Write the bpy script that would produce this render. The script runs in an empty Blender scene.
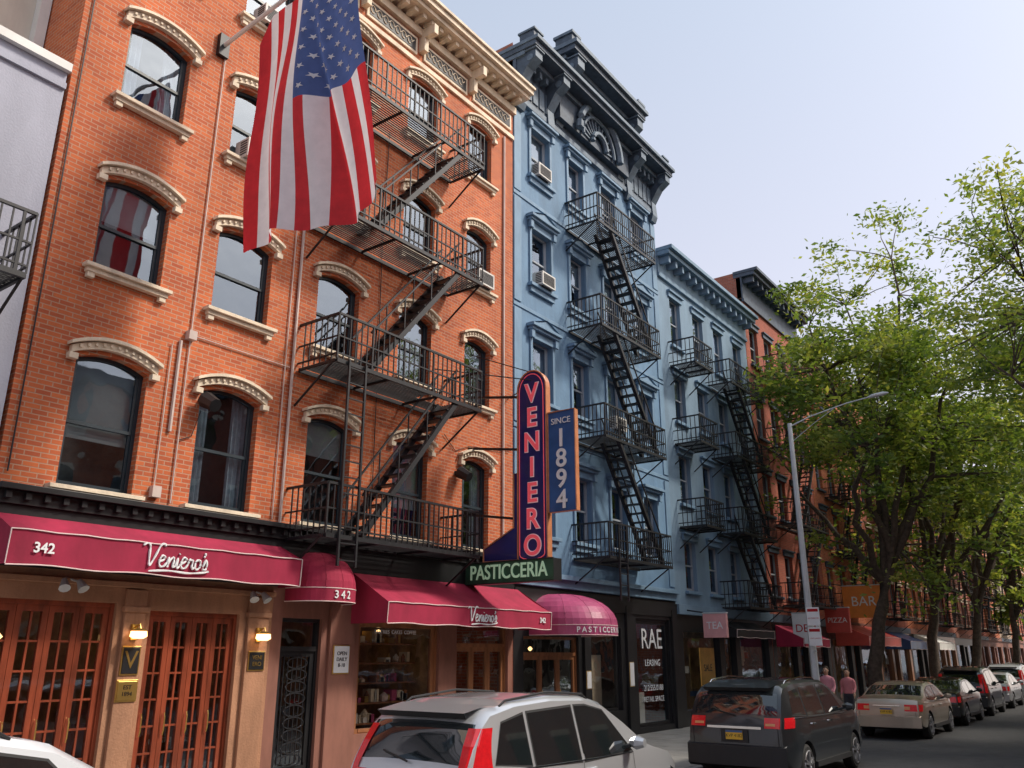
import bpy, bmesh, math, random
import numpy as np
from mathutils import Vector, Matrix
random.seed(7); rng=np.random.default_rng(7)
scene=bpy.context.scene; col=scene.collection
D=11.8
# ------------------------------------------------------------------ materials
def new(name):
    m=bpy.data.materials.new(name); m.use_nodes=True
    nt=m.node_tree; return m,nt,nt.nodes['Principled BSDF']
def L(nt,a,b): nt.links.new(a,b)
def pm(name,c,rough=.6,metal=0,var=.18,scale=2.5,bump=0,coat=0,bscale=30,emit=0,spec=.5,streak=0):
    m,nt,b=new(name)
    tc=nt.nodes.new('ShaderNodeTexCoord')
    n=nt.nodes.new('ShaderNodeTexNoise'); n.inputs['Scale'].default_value=scale; n.inputs['Detail'].default_value=6; n.inputs['Roughness'].default_value=.65
    if streak:
        mp=nt.nodes.new('ShaderNodeMapping'); mp.inputs['Scale'].default_value=(1,1,streak); L(nt,tc.outputs['Object'],mp.inputs[0]); L(nt,mp.outputs[0],n.inputs['Vector'])
    else: L(nt,tc.outputs['Object'],n.inputs['Vector'])
    mr=nt.nodes.new('ShaderNodeMapRange'); mr.inputs[1].default_value=.3; mr.inputs[2].default_value=.7; mr.inputs[3].default_value=1-var; mr.inputs[4].default_value=1+var
    L(nt,n.outputs['Fac'],mr.inputs[0])
    mx=nt.nodes.new('ShaderNodeVectorMath'); mx.operation='SCALE'; mx.inputs[0].default_value=c[:3]
    L(nt,mr.outputs[0],mx.inputs['Scale']); L(nt,mx.outputs[0],b.inputs['Base Color'])
    b.inputs['Roughness'].default_value=rough; b.inputs['Metallic'].default_value=metal
    b.inputs['Specular IOR Level'].default_value=spec
    if coat: b.inputs['Coat Weight'].default_value=coat; b.inputs['Coat Roughness'].default_value=.04
    if emit:
        b.inputs['Emission Color'].default_value=(*c[:3],1); b.inputs['Emission Strength'].default_value=emit
        if emit<2: m.cycles.emission_sampling='NONE'
    if bump:
        n2=nt.nodes.new('ShaderNodeTexNoise'); n2.inputs['Scale'].default_value=bscale; n2.inputs['Detail'].default_value=5
        L(nt,tc.outputs['Object'],n2.inputs['Vector'])
        bp=nt.nodes.new('ShaderNodeBump'); bp.inputs['Strength'].default_value=bump; bp.inputs['Distance'].default_value=.02
        L(nt,n2.outputs['Fac'],bp.inputs['Height']); L(nt,bp.outputs[0],b.inputs['Normal'])
    return m
def brick(name,c1,c2,cm,stain=.35,bw=.215,rh=.072,mort=.009):
    m,nt,b=new(name)
    tc=nt.nodes.new('ShaderNodeTexCoord'); s=nt.nodes.new('ShaderNodeSeparateXYZ'); L(nt,tc.outputs['Object'],s.inputs[0])
    ad=nt.nodes.new('ShaderNodeMath'); ad.operation='ADD'; L(nt,s.outputs[0],ad.inputs[0]); L(nt,s.outputs[1],ad.inputs[1])
    cb=nt.nodes.new('ShaderNodeCombineXYZ'); L(nt,ad.outputs[0],cb.inputs[0]); L(nt,s.outputs[2],cb.inputs[1])
    br=nt.nodes.new('ShaderNodeTexBrick'); L(nt,cb.outputs[0],br.inputs['Vector'])
    br.inputs['Scale'].default_value=1; br.inputs['Brick Width'].default_value=bw; br.inputs['Row Height'].default_value=rh
    br.inputs['Mortar Size'].default_value=mort; br.inputs['Mortar Smooth'].default_value=.2; br.inputs['Bias'].default_value=-.1
    br.inputs['Color1'].default_value=(*c1,1); br.inputs['Color2'].default_value=(*c2,1); br.inputs['Mortar'].default_value=(*cm,1)
    n=nt.nodes.new('ShaderNodeTexNoise'); n.inputs['Scale'].default_value=.9; n.inputs['Detail'].default_value=9; n.inputs['Roughness'].default_value=.7
    mp=nt.nodes.new('ShaderNodeMapping'); mp.inputs['Scale'].default_value=(1,1,.35); L(nt,tc.outputs['Object'],mp.inputs[0]); L(nt,mp.outputs[0],n.inputs['Vector'])
    mr=nt.nodes.new('ShaderNodeMapRange'); mr.inputs[1].default_value=.3; mr.inputs[2].default_value=.7; mr.inputs[3].default_value=1-stain; mr.inputs[4].default_value=1+stain*.5
    L(nt,n.outputs['Fac'],mr.inputs[0])
    mx=nt.nodes.new('ShaderNodeVectorMath'); mx.operation='SCALE'; L(nt,br.outputs['Color'],mx.inputs[0]); L(nt,mr.outputs[0],mx.inputs['Scale'])
    L(nt,mx.outputs[0],b.inputs['Base Color']); b.inputs['Roughness'].default_value=.85
    bp=nt.nodes.new('ShaderNodeBump'); bp.inputs['Strength'].default_value=.5; bp.inputs['Distance'].default_value=.012; bp.invert=True
    L(nt,br.outputs['Fac'],bp.inputs['Height']); L(nt,bp.outputs[0],b.inputs['Normal'])
    return m
def glassmat(name,refl=.35,tint=(.55,.62,.66),add=.55,gcol=(.66,.78,.92,1)):
    m,nt,b=new(name); nt.nodes.remove(b); out=nt.nodes['Material Output']
    g=nt.nodes.new('ShaderNodeBsdfGlossy'); g.inputs['Roughness'].default_value=.02; g.inputs['Color'].default_value=gcol
    t=nt.nodes.new('ShaderNodeBsdfTransparent'); t.inputs['Color'].default_value=(*tint,1)
    lw=nt.nodes.new('ShaderNodeLayerWeight'); lw.inputs['Blend'].default_value=.35
    mr=nt.nodes.new('ShaderNodeMapRange'); mr.inputs[3].default_value=refl; mr.inputs[4].default_value=min(1,refl+add); L(nt,lw.outputs['Facing'],mr.inputs[0])
    mx=nt.nodes.new('ShaderNodeMixShader'); L(nt,mr.outputs[0],mx.inputs[0]); L(nt,t.outputs[0],mx.inputs[1]); L(nt,g.outputs[0],mx.inputs[2]); L(nt,mx.outputs[0],out.inputs[0])
    tc=nt.nodes.new('ShaderNodeTexCoord'); n=nt.nodes.new('ShaderNodeTexNoise'); n.inputs['Scale'].default_value=1.3; L(nt,tc.outputs['Object'],n.inputs['Vector'])
    bp=nt.nodes.new('ShaderNodeBump'); bp.inputs['Strength'].default_value=.3; bp.inputs['Distance'].default_value=.03; L(nt,n.outputs['Fac'],bp.inputs['Height']); L(nt,bp.outputs[0],g.inputs['Normal'])
    return m
M={}
M['redbrick']=brick('red_brick',(.62,.15,.045),(.42,.085,.032),(.50,.28,.18),.28)
M['brick2']=brick('dark_red_brick',(.42,.085,.045),(.31,.06,.035),(.30,.16,.11),.3)
M['brick3']=brick('brown_brick',(.46,.15,.09),(.34,.10,.065),(.35,.22,.17),.3)
M['brick4']=brick('tan_brick',(.48,.36,.26),(.40,.30,.21),(.4,.33,.28),.25)
M['cream']=pm('cream_stone',(.74,.62,.47),.75,var=.25,bump=.3,streak=.4)
M['blue']=pm('blue_painted_masonry',(.125,.225,.345),.7,var=.24,scale=1.6,bump=.25,bscale=12,streak=.3)
M['blue2']=pm('pale_blue_painted_masonry',(.175,.265,.36),.7,var=.2,scale=1.3,bump=.25,bscale=12,streak=.3)
M['bluetrim']=pm('blue_trim',(.165,.27,.385),.6,var=.18,streak=.4)
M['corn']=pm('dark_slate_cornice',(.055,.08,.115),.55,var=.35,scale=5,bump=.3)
M['corn2']=pm('pale_slate_trim',(.11,.155,.205),.55,var=.3,scale=5)  # paler slate colour for cornice mouldings, console fronts and ornament
M['grey']=pm('grey_stucco',(.38,.39,.46),.85,var=.12,scale=1.2,bump=.3,streak=.3)
M['white']=pm('offwhite_paint',(.72,.71,.68),.6,var=.08)
M['beige']=pm('beige_wall',(.60,.53,.45),.85,var=.12,streak=.3)
M['iron']=pm('black_iron',(.013,.013,.016),.5,.1,var=.5,scale=8)
M['black']=pm('black_paint',(.014,.014,.016),.4,var=.3)
M['frame']=pm('window_frame_dark',(.018,.03,.04),.4,var=.2)
M['wframe']=pm('window_frame_grey',(.30,.33,.37),.5,var=.1)
M['dark']=pm('dark_interior',(.012,.012,.014),.9)
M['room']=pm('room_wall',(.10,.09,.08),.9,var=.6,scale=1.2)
M['blind']=pm('window_blind',(.60,.60,.57),.8,var=.1)
M['curt']=pm('curtain',(.42,.44,.46),.9,var=.3,scale=6)
M['glass']=glassmat('window_glass',.14,(.58,.66,.72),.40)
M['shopglass']=glassmat('shop_glass',.10,(.85,.84,.8),.45)
M['awn']=pm('maroon_canvas',(.34,.017,.055),.85,var=.28,scale=1.5,bump=.5,bscale=2.5,streak=.4)
M['pink']=pm('magenta_canvas',(.44,.075,.18),.42,var=.2,bump=.3,bscale=3)
M['pipe']=pm('white_piping',(.78,.62,.60),.6,var=.1)
M['stucco']=pm('salmon_stucco',(.37,.185,.105),.8,var=.28,scale=3,bump=.4,streak=.3)
M['brown']=pm('brown_pier',(.25,.105,.075),.7,var=.28,streak=.3)
M['wood']=pm('varnished_mahogany',(.24,.05,.022),.35,var=.5,scale=6,coat=.4,streak=.15)
M['wood2']=pm('stained_wood',(.28,.115,.05),.4,var=.4,scale=6,coat=.3,streak=.15)
M['brass']=pm('brass',(.75,.5,.15),.3,.9)
M['glow']=pm('lamp_glow',(1,.62,.25),.5,emit=4)
M['warm']=pm('warm_interior',(.46,.30,.15),.7,var=.6,scale=3)
M['asph']=pm('asphalt',(.052,.052,.055),.9,var=.25,scale=3,bump=.4,bscale=80)
M['conc']=pm('sidewalk_concrete',(.28,.27,.25),.9,var=.2,scale=1.5,bump=.2,bscale=40)
M['kerb']=pm('kerb_stone',(.28,.28,.28),.85,var=.2)
M['paint']=pm('road_paint',(.7,.7,.66),.8,var=.2)
M['bark']=pm('bark',(.085,.062,.048),.95,var=.45,scale=7,bump=1,bscale=14)
M['steel']=pm('galvanised_steel',(.55,.58,.60),.5,.2,var=.1)
M['conduit']=pm('conduit_paint',(.56,.45,.40),.6,var=.15)
M['signblue']=pm('sign_navy',(.018,.022,.14),.3,var=.25,coat=.4)
M['signblue2']=pm('sign_blue',(.03,.10,.28),.35,var=.2,coat=.3)
M['neonp']=pm('neon_red',(.85,.10,.13),.4,emit=.25,var=.08)
M['neonw']=pm('neon_pale_edge',(.90,.70,.72),.4,emit=.1,var=.05)
M['neong']=pm('neon_green',(.50,.74,.50),.4,emit=.15,var=.08)
M['green']=pm('sign_green_face',(.03,.085,.05),.4,var=.3)
M['orange']=pm('sign_orange_edge',(.52,.20,.09),.4,var=.3)
M['signwhite']=pm('sign_white',(.80,.81,.82),.5,var=.06)
M['signpink']=pm('sign_pink',(.72,.36,.36),.5,var=.1)
M['signor']=pm('sign_orange',(.80,.26,.05),.5,var=.1)
M['signred']=pm('sign_red',(.60,.09,.07),.35,var=.1)
M['tyre']=pm('tyre_rubber',(.02,.02,.02),.85)
M['rim']=pm('alloy_rim',(.45,.45,.47),.3,.8,var=.05)
M['chrome']=pm('chrome',(.7,.7,.72),.12,1,var=.03)
M['tail']=pm('tail_light_red',(.60,.012,.018),.12,var=.15,scale=20,coat=1,emit=.1)
M['amber']=pm('amber_lens',(.80,.35,.15),.2,var=.1,coat=1)
M['plate']=pm('licence_plate',(.75,.45,.04),.5,var=.05)
M['cglass']=pm('car_glass',(.012,.016,.018),.03,0,var=.1,coat=1,spec=1)
M['plast']=pm('black_plastic',(.022,.022,.024),.6,var=.1)
M['acw']=pm('ac_casing',(.62,.60,.56),.6,var=.1)
M['fred']=pm('flag_red',(.56,.022,.03),.8,var=.15,scale=4)
M['fwhite']=pm('flag_white',(.74,.70,.72),.8,var=.08,scale=4)
M['fblue']=pm('flag_blue',(.06,.10,.27),.8,var=.15,scale=4)
M['skin']=pm('skin',(.50,.30,.21),.6,var=.05)
for k in ('fred','fwhite','fblue'):
    nt=M[k].node_tree; b=nt.nodes['Principled BSDF']; t=nt.nodes.new('ShaderNodeBsdfTranslucent'); s_=nt.nodes.new('ShaderNodeMixShader'); s_.inputs[0].default_value=.3
    L(nt,b.inputs['Base Color'].links[0].from_socket,t.inputs['Color']); L(nt,b.outputs[0],s_.inputs[1]); L(nt,t.outputs[0],s_.inputs[2]); L(nt,s_.outputs[0],nt.nodes['Material Output'].inputs[0])
# ------------------------------------------------------------------ mesh builder
def top(name,loc=(0,0,0)):
    e=bpy.data.objects.new(name,None); e.location=loc; e.empty_display_size=.3; col.objects.link(e); return e
def par(o,e):
    if e is None: return
    o.parent=e; o.matrix_parent_inverse=Matrix.Translation(-Vector(e.location))
class MB:
    def __init__(s): s.v=[];s.f=[];s.m=[];s.mats=[]
    def mi(s,k):
        if k not in s.mats: s.mats.append(k)
        return s.mats.index(k)
    def poly(s,pts,k):
        n=len(s.v); s.v+= [tuple(p) for p in pts]; s.f.append(tuple(range(n,n+len(pts)))); s.m.append(s.mi(k))
    def box(s,x0,y0,z0,x1,y1,z1,k):
        if x1<x0:x0,x1=x1,x0
        if y1<y0:y0,y1=y1,y0
        if z1<z0:z0,z1=z1,z0
        n=len(s.v); s.v+=[(x0,y0,z0),(x1,y0,z0),(x1,y1,z0),(x0,y1,z0),(x0,y0,z1),(x1,y0,z1),(x1,y1,z1),(x0,y1,z1)]
        for f in ((0,3,2,1),(4,5,6,7),(0,1,5,4),(1,2,6,5),(2,3,7,6),(3,0,4,7)): s.f.append(tuple(n+i for i in f)); s.m.append(s.mi(k))
    def tube(s,pts,rads,k,n=6,cap=True):
        pts=[Vector(p) for p in pts]; base=len(s.v); up=Vector((0,0,1))
        for i,p in enumerate(pts):
            d=(pts[min(i+1,len(pts)-1)]-pts[max(i-1,0)])
            if d.length<1e-6:d=Vector((0,0,1))
            d.normalize(); a=d.cross(up if abs(d.z)<.95 else Vector((1,0,0))).normalized(); b=d.cross(a)
            r=rads[i] if isinstance(rads,(list,tuple)) else rads
            for j in range(n):
                t=2*math.pi*(j+.5)/n; s.v.append(tuple(p+a*(r*math.cos(t))+b*(r*math.sin(t))))
        for i in range(len(pts)-1):
            for j in range(n):
                j2=(j+1)%n; s.f.append((base+i*n+j,base+i*n+j2,base+(i+1)*n+j2,base+(i+1)*n+j)); s.m.append(s.mi(k))
        if cap:
            s.f.append(tuple(base+j for j in range(n))[::-1]); s.m.append(s.mi(k))
            e=base+(len(pts)-1)*n; s.f.append(tuple(e+j for j in range(n))); s.m.append(s.mi(k))
    def loft(s,rings,k,n=14):   # rings: (x,y,z,rx,ry)
        base=len(s.v)
        for x,y,z,rx,ry in rings:
            for j in range(n): t=2*math.pi*j/n; s.v.append((x+rx*math.cos(t),y+ry*math.sin(t),z))
        for i in range(len(rings)-1):
            for j in range(n):
                j2=(j+1)%n; s.f.append((base+i*n+j,base+i*n+j2,base+(i+1)*n+j2,base+(i+1)*n+j)); s.m.append(s.mi(k))
        s.f.append(tuple(base+j for j in range(n))[::-1]); s.m.append(s.mi(k)); e=base+(len(rings)-1)*n; s.f.append(tuple(e+j for j in range(n))); s.m.append(s.mi(k))
    def bar(s,p0,p1,w,k): s.tube([p0,p1],w*.707,k,4)
    def arcstrip(s,x0,x1,zs,rise,t,y0,y1,k,n=10,ext=0):
        xc=(x0+x1)/2; hw=(x1-x0)/2
        P=[]
        for i in range(n+1):
            u=-1+2*i/n; x=xc+u*hw; z=zs+rise*(1-u*u); P.append((x,z))
        for i in range(n):
            (xa,za),(xb,zb)=P[i],P[i+1]
            s.poly([(xa,y0,za),(xb,y0,zb),(xb,y0,zb+t),(xa,y0,za+t)],k)
            s.poly([(xa,y0,za),(xa,y1,za),(xb,y1,zb),(xb,y0,zb)],k)
            s.poly([(xa,y0,za+t),(xb,y0,zb+t),(xb,y1,zb+t),(xa,y1,za+t)],k)
        for (xa,za) in (P[0],P[-1]): s.poly([(xa,y0,za),(xa,y1,za),(xa,y1,za+t),(xa,y0,za+t)],k)
    def done(s,name,parent=None,smooth=None,bevel=0):
        me=bpy.data.meshes.new(name); me.from_pydata(s.v,[],s.f)
        for k in s.mats: me.materials.append(M[k] if isinstance(k,str) else k)
        me.polygons.foreach_set('material_index',s.m)
        if smooth is not None:
            me.polygons.foreach_set('use_smooth',[True]*len(s.f)); me.update()
            me.set_sharp_from_angle(angle=math.radians(smooth))
        me.update(); o=bpy.data.objects.new(name,me); col.objects.link(o); par(o,parent)
        if bevel:
            b=o.modifiers.new('b','BEVEL'); b.width=bevel; b.segments=2; b.limit_method='ANGLE'
        return o
def text(body,size,org,xd,yd,k,parent=None,name='lettering',ext=.01,shear=0,spacing=1,bold=0,align='CENTER',sx=1):
    c=bpy.data.curves.new('t','FONT'); c.body=body; c.size=size; c.extrude=ext; c.shear=shear; c.align_x=align; c.align_y='CENTER'; c.space_character=spacing; c.offset=bold
    o=bpy.data.objects.new('t',c); col.objects.link(o); bpy.context.view_layer.update()
    me=bpy.data.meshes.new_from_object(o.evaluated_get(bpy.context.evaluated_depsgraph_get())); bpy.data.objects.remove(o); 
    xd=Vector(xd).normalized(); yd=Vector(yd).normalized(); zd=xd.cross(yd)
    mt=Matrix(((xd.x*sx,yd.x,zd.x,org[0]),(xd.y*sx,yd.y,zd.y,org[1]),(xd.z*sx,yd.z,zd.z,org[2]),(0,0,0,1)))
    me.transform(mt); me.materials.clear(); me.materials.append(M[k]); o=bpy.data.objects.new(name,me); col.objects.link(o); par(o,parent); return o
FX,FZ=(1,0,0),(0,0,1)
SCRIPT=[
 [(-.2,1.9),(.15,2.15),(.5,1.95),(.62,1.2),(.85,.05),(1.25,.9),(1.6,2.0),(2.0,2.25),(2.15,2.0)],
 [(1.75,.45),(2.25,.7),(2.3,1.0),(2.0,1.05),(1.82,.6),(1.95,.1),(2.35,.05),(2.65,.45)],
 [(2.65,.45),(2.8,.95),(2.82,.4),(2.78,.02),(2.95,.7),(3.25,1.0),(3.38,.7),(3.34,.1),(3.6,.15)],
 [(3.6,.15),(3.8,.95),(3.78,.2),(3.95,.02),(4.2,.4)],
 [(3.85,1.35),(3.9,1.42)],
 [(4.2,.4),(4.65,.7),(4.7,1.0),(4.4,1.05),(4.22,.6),(4.35,.1),(4.75,.05),(5.0,.45)],
 [(5.0,.45),(5.12,.98),(5.28,.88),(5.5,.85),(5.48,.3),(5.62,.05),(5.85,.3)],
 [(6.1,1.0),(5.85,.75),(5.88,.2),(6.15,.02),(6.42,.3),(6.38,.8),(6.1,1.0)],
 [(6.75,1.75),(6.82,1.45),(6.7,1.3)],
 [(6.75,.3),(7.0,1.05),(7.2,.5),(7.1,.05),(6.75,.1)],
 [(.9,-.5),(3,-.33),(5.2,-.42),(6.9,-.25),(7.5,-.1)]]
def smoothpts(P,n=6):
    out=[]; P=[P[0]]+P+[P[-1]]
    for i in range(1,len(P)-2):
        p0,p1,p2,p3=[Vector((*q,0)) for q in P[i-1:i+3]]
        for j in range(n):
            t=j/n; out.append(.5*((2*p1)+(p2-p0)*t+(2*p0-5*p1+4*p2-p3)*t*t+(3*p1-p0-3*p2+p3)*t**3))
    out.append(Vector((*P[-1],0))); return out
def logo(xc,zc,y,h,k,e):
    mb=MB(); u=h/2.3
    for st in SCRIPT:
        P=smoothpts(st); n=len(P)
        mb.tube([(xc+(p.x-3.6+p.y*.12)*u,y,zc+(p.y-.75)*u) for p in P],[u*(.075+.05*abs(math.sin(i*.45))) for i in range(n)],k,5)
    mb.done('script_lettering',e)
# ------------------------------------------------------------------ facade tools
def facade(mb,x0,x1,z0,z1,ops,k,y=D,dep=.22):
    xs=sorted({x0,x1,*[o[0] for o in ops],*[o[1] for o in ops]}); zs=sorted({z0,z1,*[o[2] for o in ops],*[o[3] for o in ops]})
    xs=[x for x in xs if x0<=x<=x1]; zs=[z for z in zs if z0<=z<=z1]
    for i in range(len(xs)-1):
        for j in range(len(zs)-1):
            cx=(xs[i]+xs[i+1])/2; cz=(zs[j]+zs[j+1])/2
            if any(o[0]<cx<o[1] and o[2]<cz<o[3] for o in ops): continue
            mb.poly([(xs[i],y,zs[j]),(xs[i+1],y,zs[j]),(xs[i+1],y,zs[j+1]),(xs[i],y,zs[j+1])],k)
    for o in ops:
        a,b,c,d=o[:4]; r=o[4] if len(o)>4 else 0; s=d-r
        mb.poly([(a,y,c),(a,y+dep,c),(a,y+dep,s),(a,y,s)],k); mb.poly([(b,y,c),(b,y,s),(b,y+dep,s),(b,y+dep,c)],k)
        mb.poly([(a,y,c),(b,y,c),(b,y+dep,c),(a,y+dep,c)],k)
        if r==0: mb.poly([(a,y,d),(a,y+dep,d),(b,y+dep,d),(b,y,d)],k)
        else:
            n=10; xc=(a+b)/2; hw=(b-a)/2; P=[(xc+(-1+2*i/n)*hw, s+r*(1-(-1+2*i/n)**2)) for i in range(n+1)]
            for i in range(n):
                (xa,za),(xb,zb)=P[i],P[i+1]
                mb.poly([(xa,y,za),(xb,y,zb),(xb,y,d),(xa,y,d)],k); mb.poly([(xa,y,za),(xa,y+dep,za),(xb,y+dep,zb),(xb,y,zb)],k)
def window(fr,gl,bk,o,y=D,fk='frame',dep=.13,blind=None,light=False):
    a,b,c,d=o[:4]; r=o[4] if len(o)>4 else 0; s=d-r; t=.055; yf=y+dep
    fr.box(a,yf,c,a+t,yf+.07,s,fk); fr.box(b-t,yf,c,b,yf+.07,s,fk); fr.box(a+t,yf-.004,c,b-t,yf+.07,c+t,fk)
    if r: fr.arcstrip(a,b,s-t,r,t+.02,yf-.006,yf+.07,fk)
    else: fr.box(a+t,yf-.004,d-t,b-t,yf+.07,d,fk)
    zm=c+(s-c)*.5+.02; st=.04
    fr.box(a+t,yf+.008,zm-.025,b-t,yf+.06,zm+.025,fk)
    for q in (a+t,b-t-st): fr.box(q,yf+.026,c+t,q+st,yf+.06,zm-.025,fk)
    for q in (a+t,b-t-st): fr.box(q,yf+.012,zm+.025,q+st,yf+.06,s,fk)
    fr.box(a+t+st,yf+.028,c+t,b-t-st,yf+.06,c+t+.05,fk)
    e=random.uniform(-.006,.006); e2=random.uniform(-.006,.006)
    gl.poly([(a,yf+.045+e,c),(b,yf+.045-e,c),(b,yf+.045-e+e2*.5,zm),(a,yf+.045+e+e2*.5,zm)],'glass')
    e=random.uniform(-.006,.006)
    gl.poly([(a,yf+.030+e,zm),(b,yf+.030-e,zm),(b,yf+.034-e,d),(a,yf+.034+e,d)],'glass')
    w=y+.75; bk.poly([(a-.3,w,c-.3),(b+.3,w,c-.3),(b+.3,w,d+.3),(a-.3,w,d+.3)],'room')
    q=random.random() if blind is None else blind
    if q<.38: 
        zb=zm+random.uniform(-.5,.4)*(d-c)*.5; n=int((d-zb)/.05)
        for i in range(n): z=d-.05*i; bk.poly([(a+.03,yf+.10,z-.005),(b-.03,yf+.10,z-.005),(b-.03,yf+.125,z-.052),(a+.03,yf+.125,z-.052)],'blind')
    elif q<.72:
        n=16; ww=(b-a)*random.uniform(.25,.46)
        for sg,x0 in ((1,a),(-1,b)):
            for i in range(n):
                xa=x0+sg*ww*i/n; xb=x0+sg*ww*(i+1)/n; ya=yf+.13+.03*math.sin(i*1.6); yb=yf+.13+.03*math.sin((i+1)*1.6)
                bk.poly([(xa,ya,c),(xb,yb,c),(xb,yb,d),(xa,ya,d)],'curt')
def shell(mb,x0,x1,z1,k,y=D,back=12,z0=0,side0=True,side1=True):
    if side0: mb.poly([(x0,y,z0),(x0,y+back,z0),(x0,y+back,z1),(x0,y,z1)],k)
    if side1: mb.poly([(x1,y,z0),(x1,y,z1),(x1,y+back,z1),(x1,y+back,z0)],k)
    mb.poly([(x0,y+back,z0),(x1,y+back,z0),(x1,y+back,z1),(x0,y+back,z1)],k)
    mb.poly([(x0,y+.02,z1-.05),(x1,y+.02,z1-.05),(x1,y+back,z1-.05),(x0,y+back,z1-.05)],'asph')
def fire_escape(x0,x1,floors,stairs=True,dep=1.05,y=D,sx=None,rail=.85,dirn=1,ladder=None,pitch=.14,name='fire_escape',thin=1):
    e=top(name,(x0,y,floors[0])); mb=MB(); yo=y-dep; k='iron'
    for fi,z in enumerate(floors):
        for q in (yo,y-.05): mb.box(x0,q-.02,z-.07,x1,q+.02,z+.005,k)
        for q in np.arange(x0,x1+.01,(x1-x0)/3): mb.box(q-.02,yo+.02,z-.055,q+.02,y-.07,z-.01,k)
        yy=yo+.06
        while yy<y-.1:
            if stairs and fi<len(floors) and fi>0 and yo+.02<yy<yo+.5:
                xa=sx[1]-.75; 
                mb.box(x0,yy-.014,z-.010,xa,yy+.014,z+.004,k)
                if x1-sx[1]-.05>.05: mb.box(sx[1]+.05,yy-.014,z-.010,x1,yy+.014,z+.004,k)
            else: mb.box(x0,yy-.014,z-.010,x1,yy+.014,z+.004,k)
            yy+=.06
        for zr,w in ((rail,.042),(rail*.5,.026),(.1,.026)):
            mb.bar((x0,yo,z+zr),(x1,yo,z+zr),w,k)
            for q in (x0,x1): mb.bar((q,yo,z+zr),(q,y,z+zr),w,k)
        n=int((x1-x0)/pitch)
        for i in range(n+1):
            q=x0+(x1-x0)*i/n; j=random.uniform(-.006,.006); mb.bar((q,yo,z),(q+j,yo,z+rail),.020 if i%6 else .034,k)
        for q in (x0,x1):
            n2=int(dep/pitch)
            for i in range(1,n2): mb.bar((q,yo+dep*i/n2,z),(q,yo+dep*i/n2,z+rail),.020,k)
            mb.bar((q,yo+.1,z-.04),(q,y,z-.70),.03,k)
    if stairs:
        for fi in range(1,len(floors)):
            zt,zb=floors[fi],floors[fi-1]; xt,xb=(sx[1],sx[0]) if dirn>0 else (sx[0],sx[1])
            ya,yb=yo+.06,yo+.56
            for q in (ya,yb):
                mb.tube([(xb,q,zb+.02),(xt,q,zt+.0)],.07,k,4)
                mb.bar((xb,q,zb+.75),(xt,q,zt+.7),.032,k)
                for t in (.05,.35,.65,.95):
                    X=xb+(xt-xb)*t; Z=zb+(zt-zb)*t; mb.bar((X,q,Z),(X,q,Z+.74),.022,k)
            n=int((zt-zb)/.215)
            for i in range(1,n):
                X=xb+(xt-xb)*i/n; Z=zb+(zt-zb)*i/n; mb.box(X-.10,ya,Z-.015,X+.10,yb,Z+.015,k)
    if ladder:
        xl,z0,z1=ladder
        for q in (xl,xl+.4): mb.bar((q,yo-.06,z0),(q,yo-.06,z1),.04,k)
        z=z0+.1
        while z<z1: mb.bar((xl,yo-.06,z),(xl+.4,yo-.06,z),.022,k); z+=.28
    mb.done('iron_platforms_and_stairs',e); return e
def ac(x,z,y=D,w=.62):
    e=top('window_air_conditioner',(x,y,z)); mb=MB()
    mb.box(x,y-.26,z,x+w,y+.12,z+.38,'acw')
    for i in range(9): mb.box(x+.05,y-.268,z+.05+i*.033,x+w-.05,y-.261,z+.066+i*.033,'plast')
    for i in range(6): mb.box(x-.006,y-.22,z+.06+i*.05,x-.001,y-.03,z+.085+i*.05,'plast')
    mb.box(x+.1,y-.2,z-.03,x+w-.1,y,z-.001,'iron')
    mb.done('casing',e)
# ------------------------------------------------------------------ ground
g=MB(); g.poly([(-400,-400,-.03),(900,-400,-.03),(900,500,-.03),(-400,500,-.03)],'conc'); g.done('ground')
g=MB(); g.poly([(-60,-2.2,0),(330,-2.2,0),(330,7.55,0),(-60,7.55,0)],'asph'); g.done('road')
for (ya,yb,kb) in ((7.7,D+.6,7.55),(-6.9,-2.35,-2.2)):
    g=MB(); x=-30
    while x<120:
        yy=ya
        while yy<yb-.01:
            y2=min(yy+1.4,yb); g.box(x+.006,yy+.006,0,x+1.494,y2-.006,.15+random.uniform(-.002,.002),'conc'); yy=y2
        x+=1.5
    g.box(120,ya,0,330,yb,.15,'conc'); g.box(-30,ya,0,120,yb,.142,'kerb')
    g.done('sidewalk')
    g=MB(); a,b=min(kb,ya if kb>0 else yb),max(kb,ya if kb>0 else yb); g.box(-30,a,0,330,b,.148,'kerb'); g.done('kerb',bevel=.02)
g=MB(); x=-30
while x<200: g.box(x,2.62,.004,x+3,2.74,.006,'paint'); x+=9
g.done('road_marking')
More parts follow.
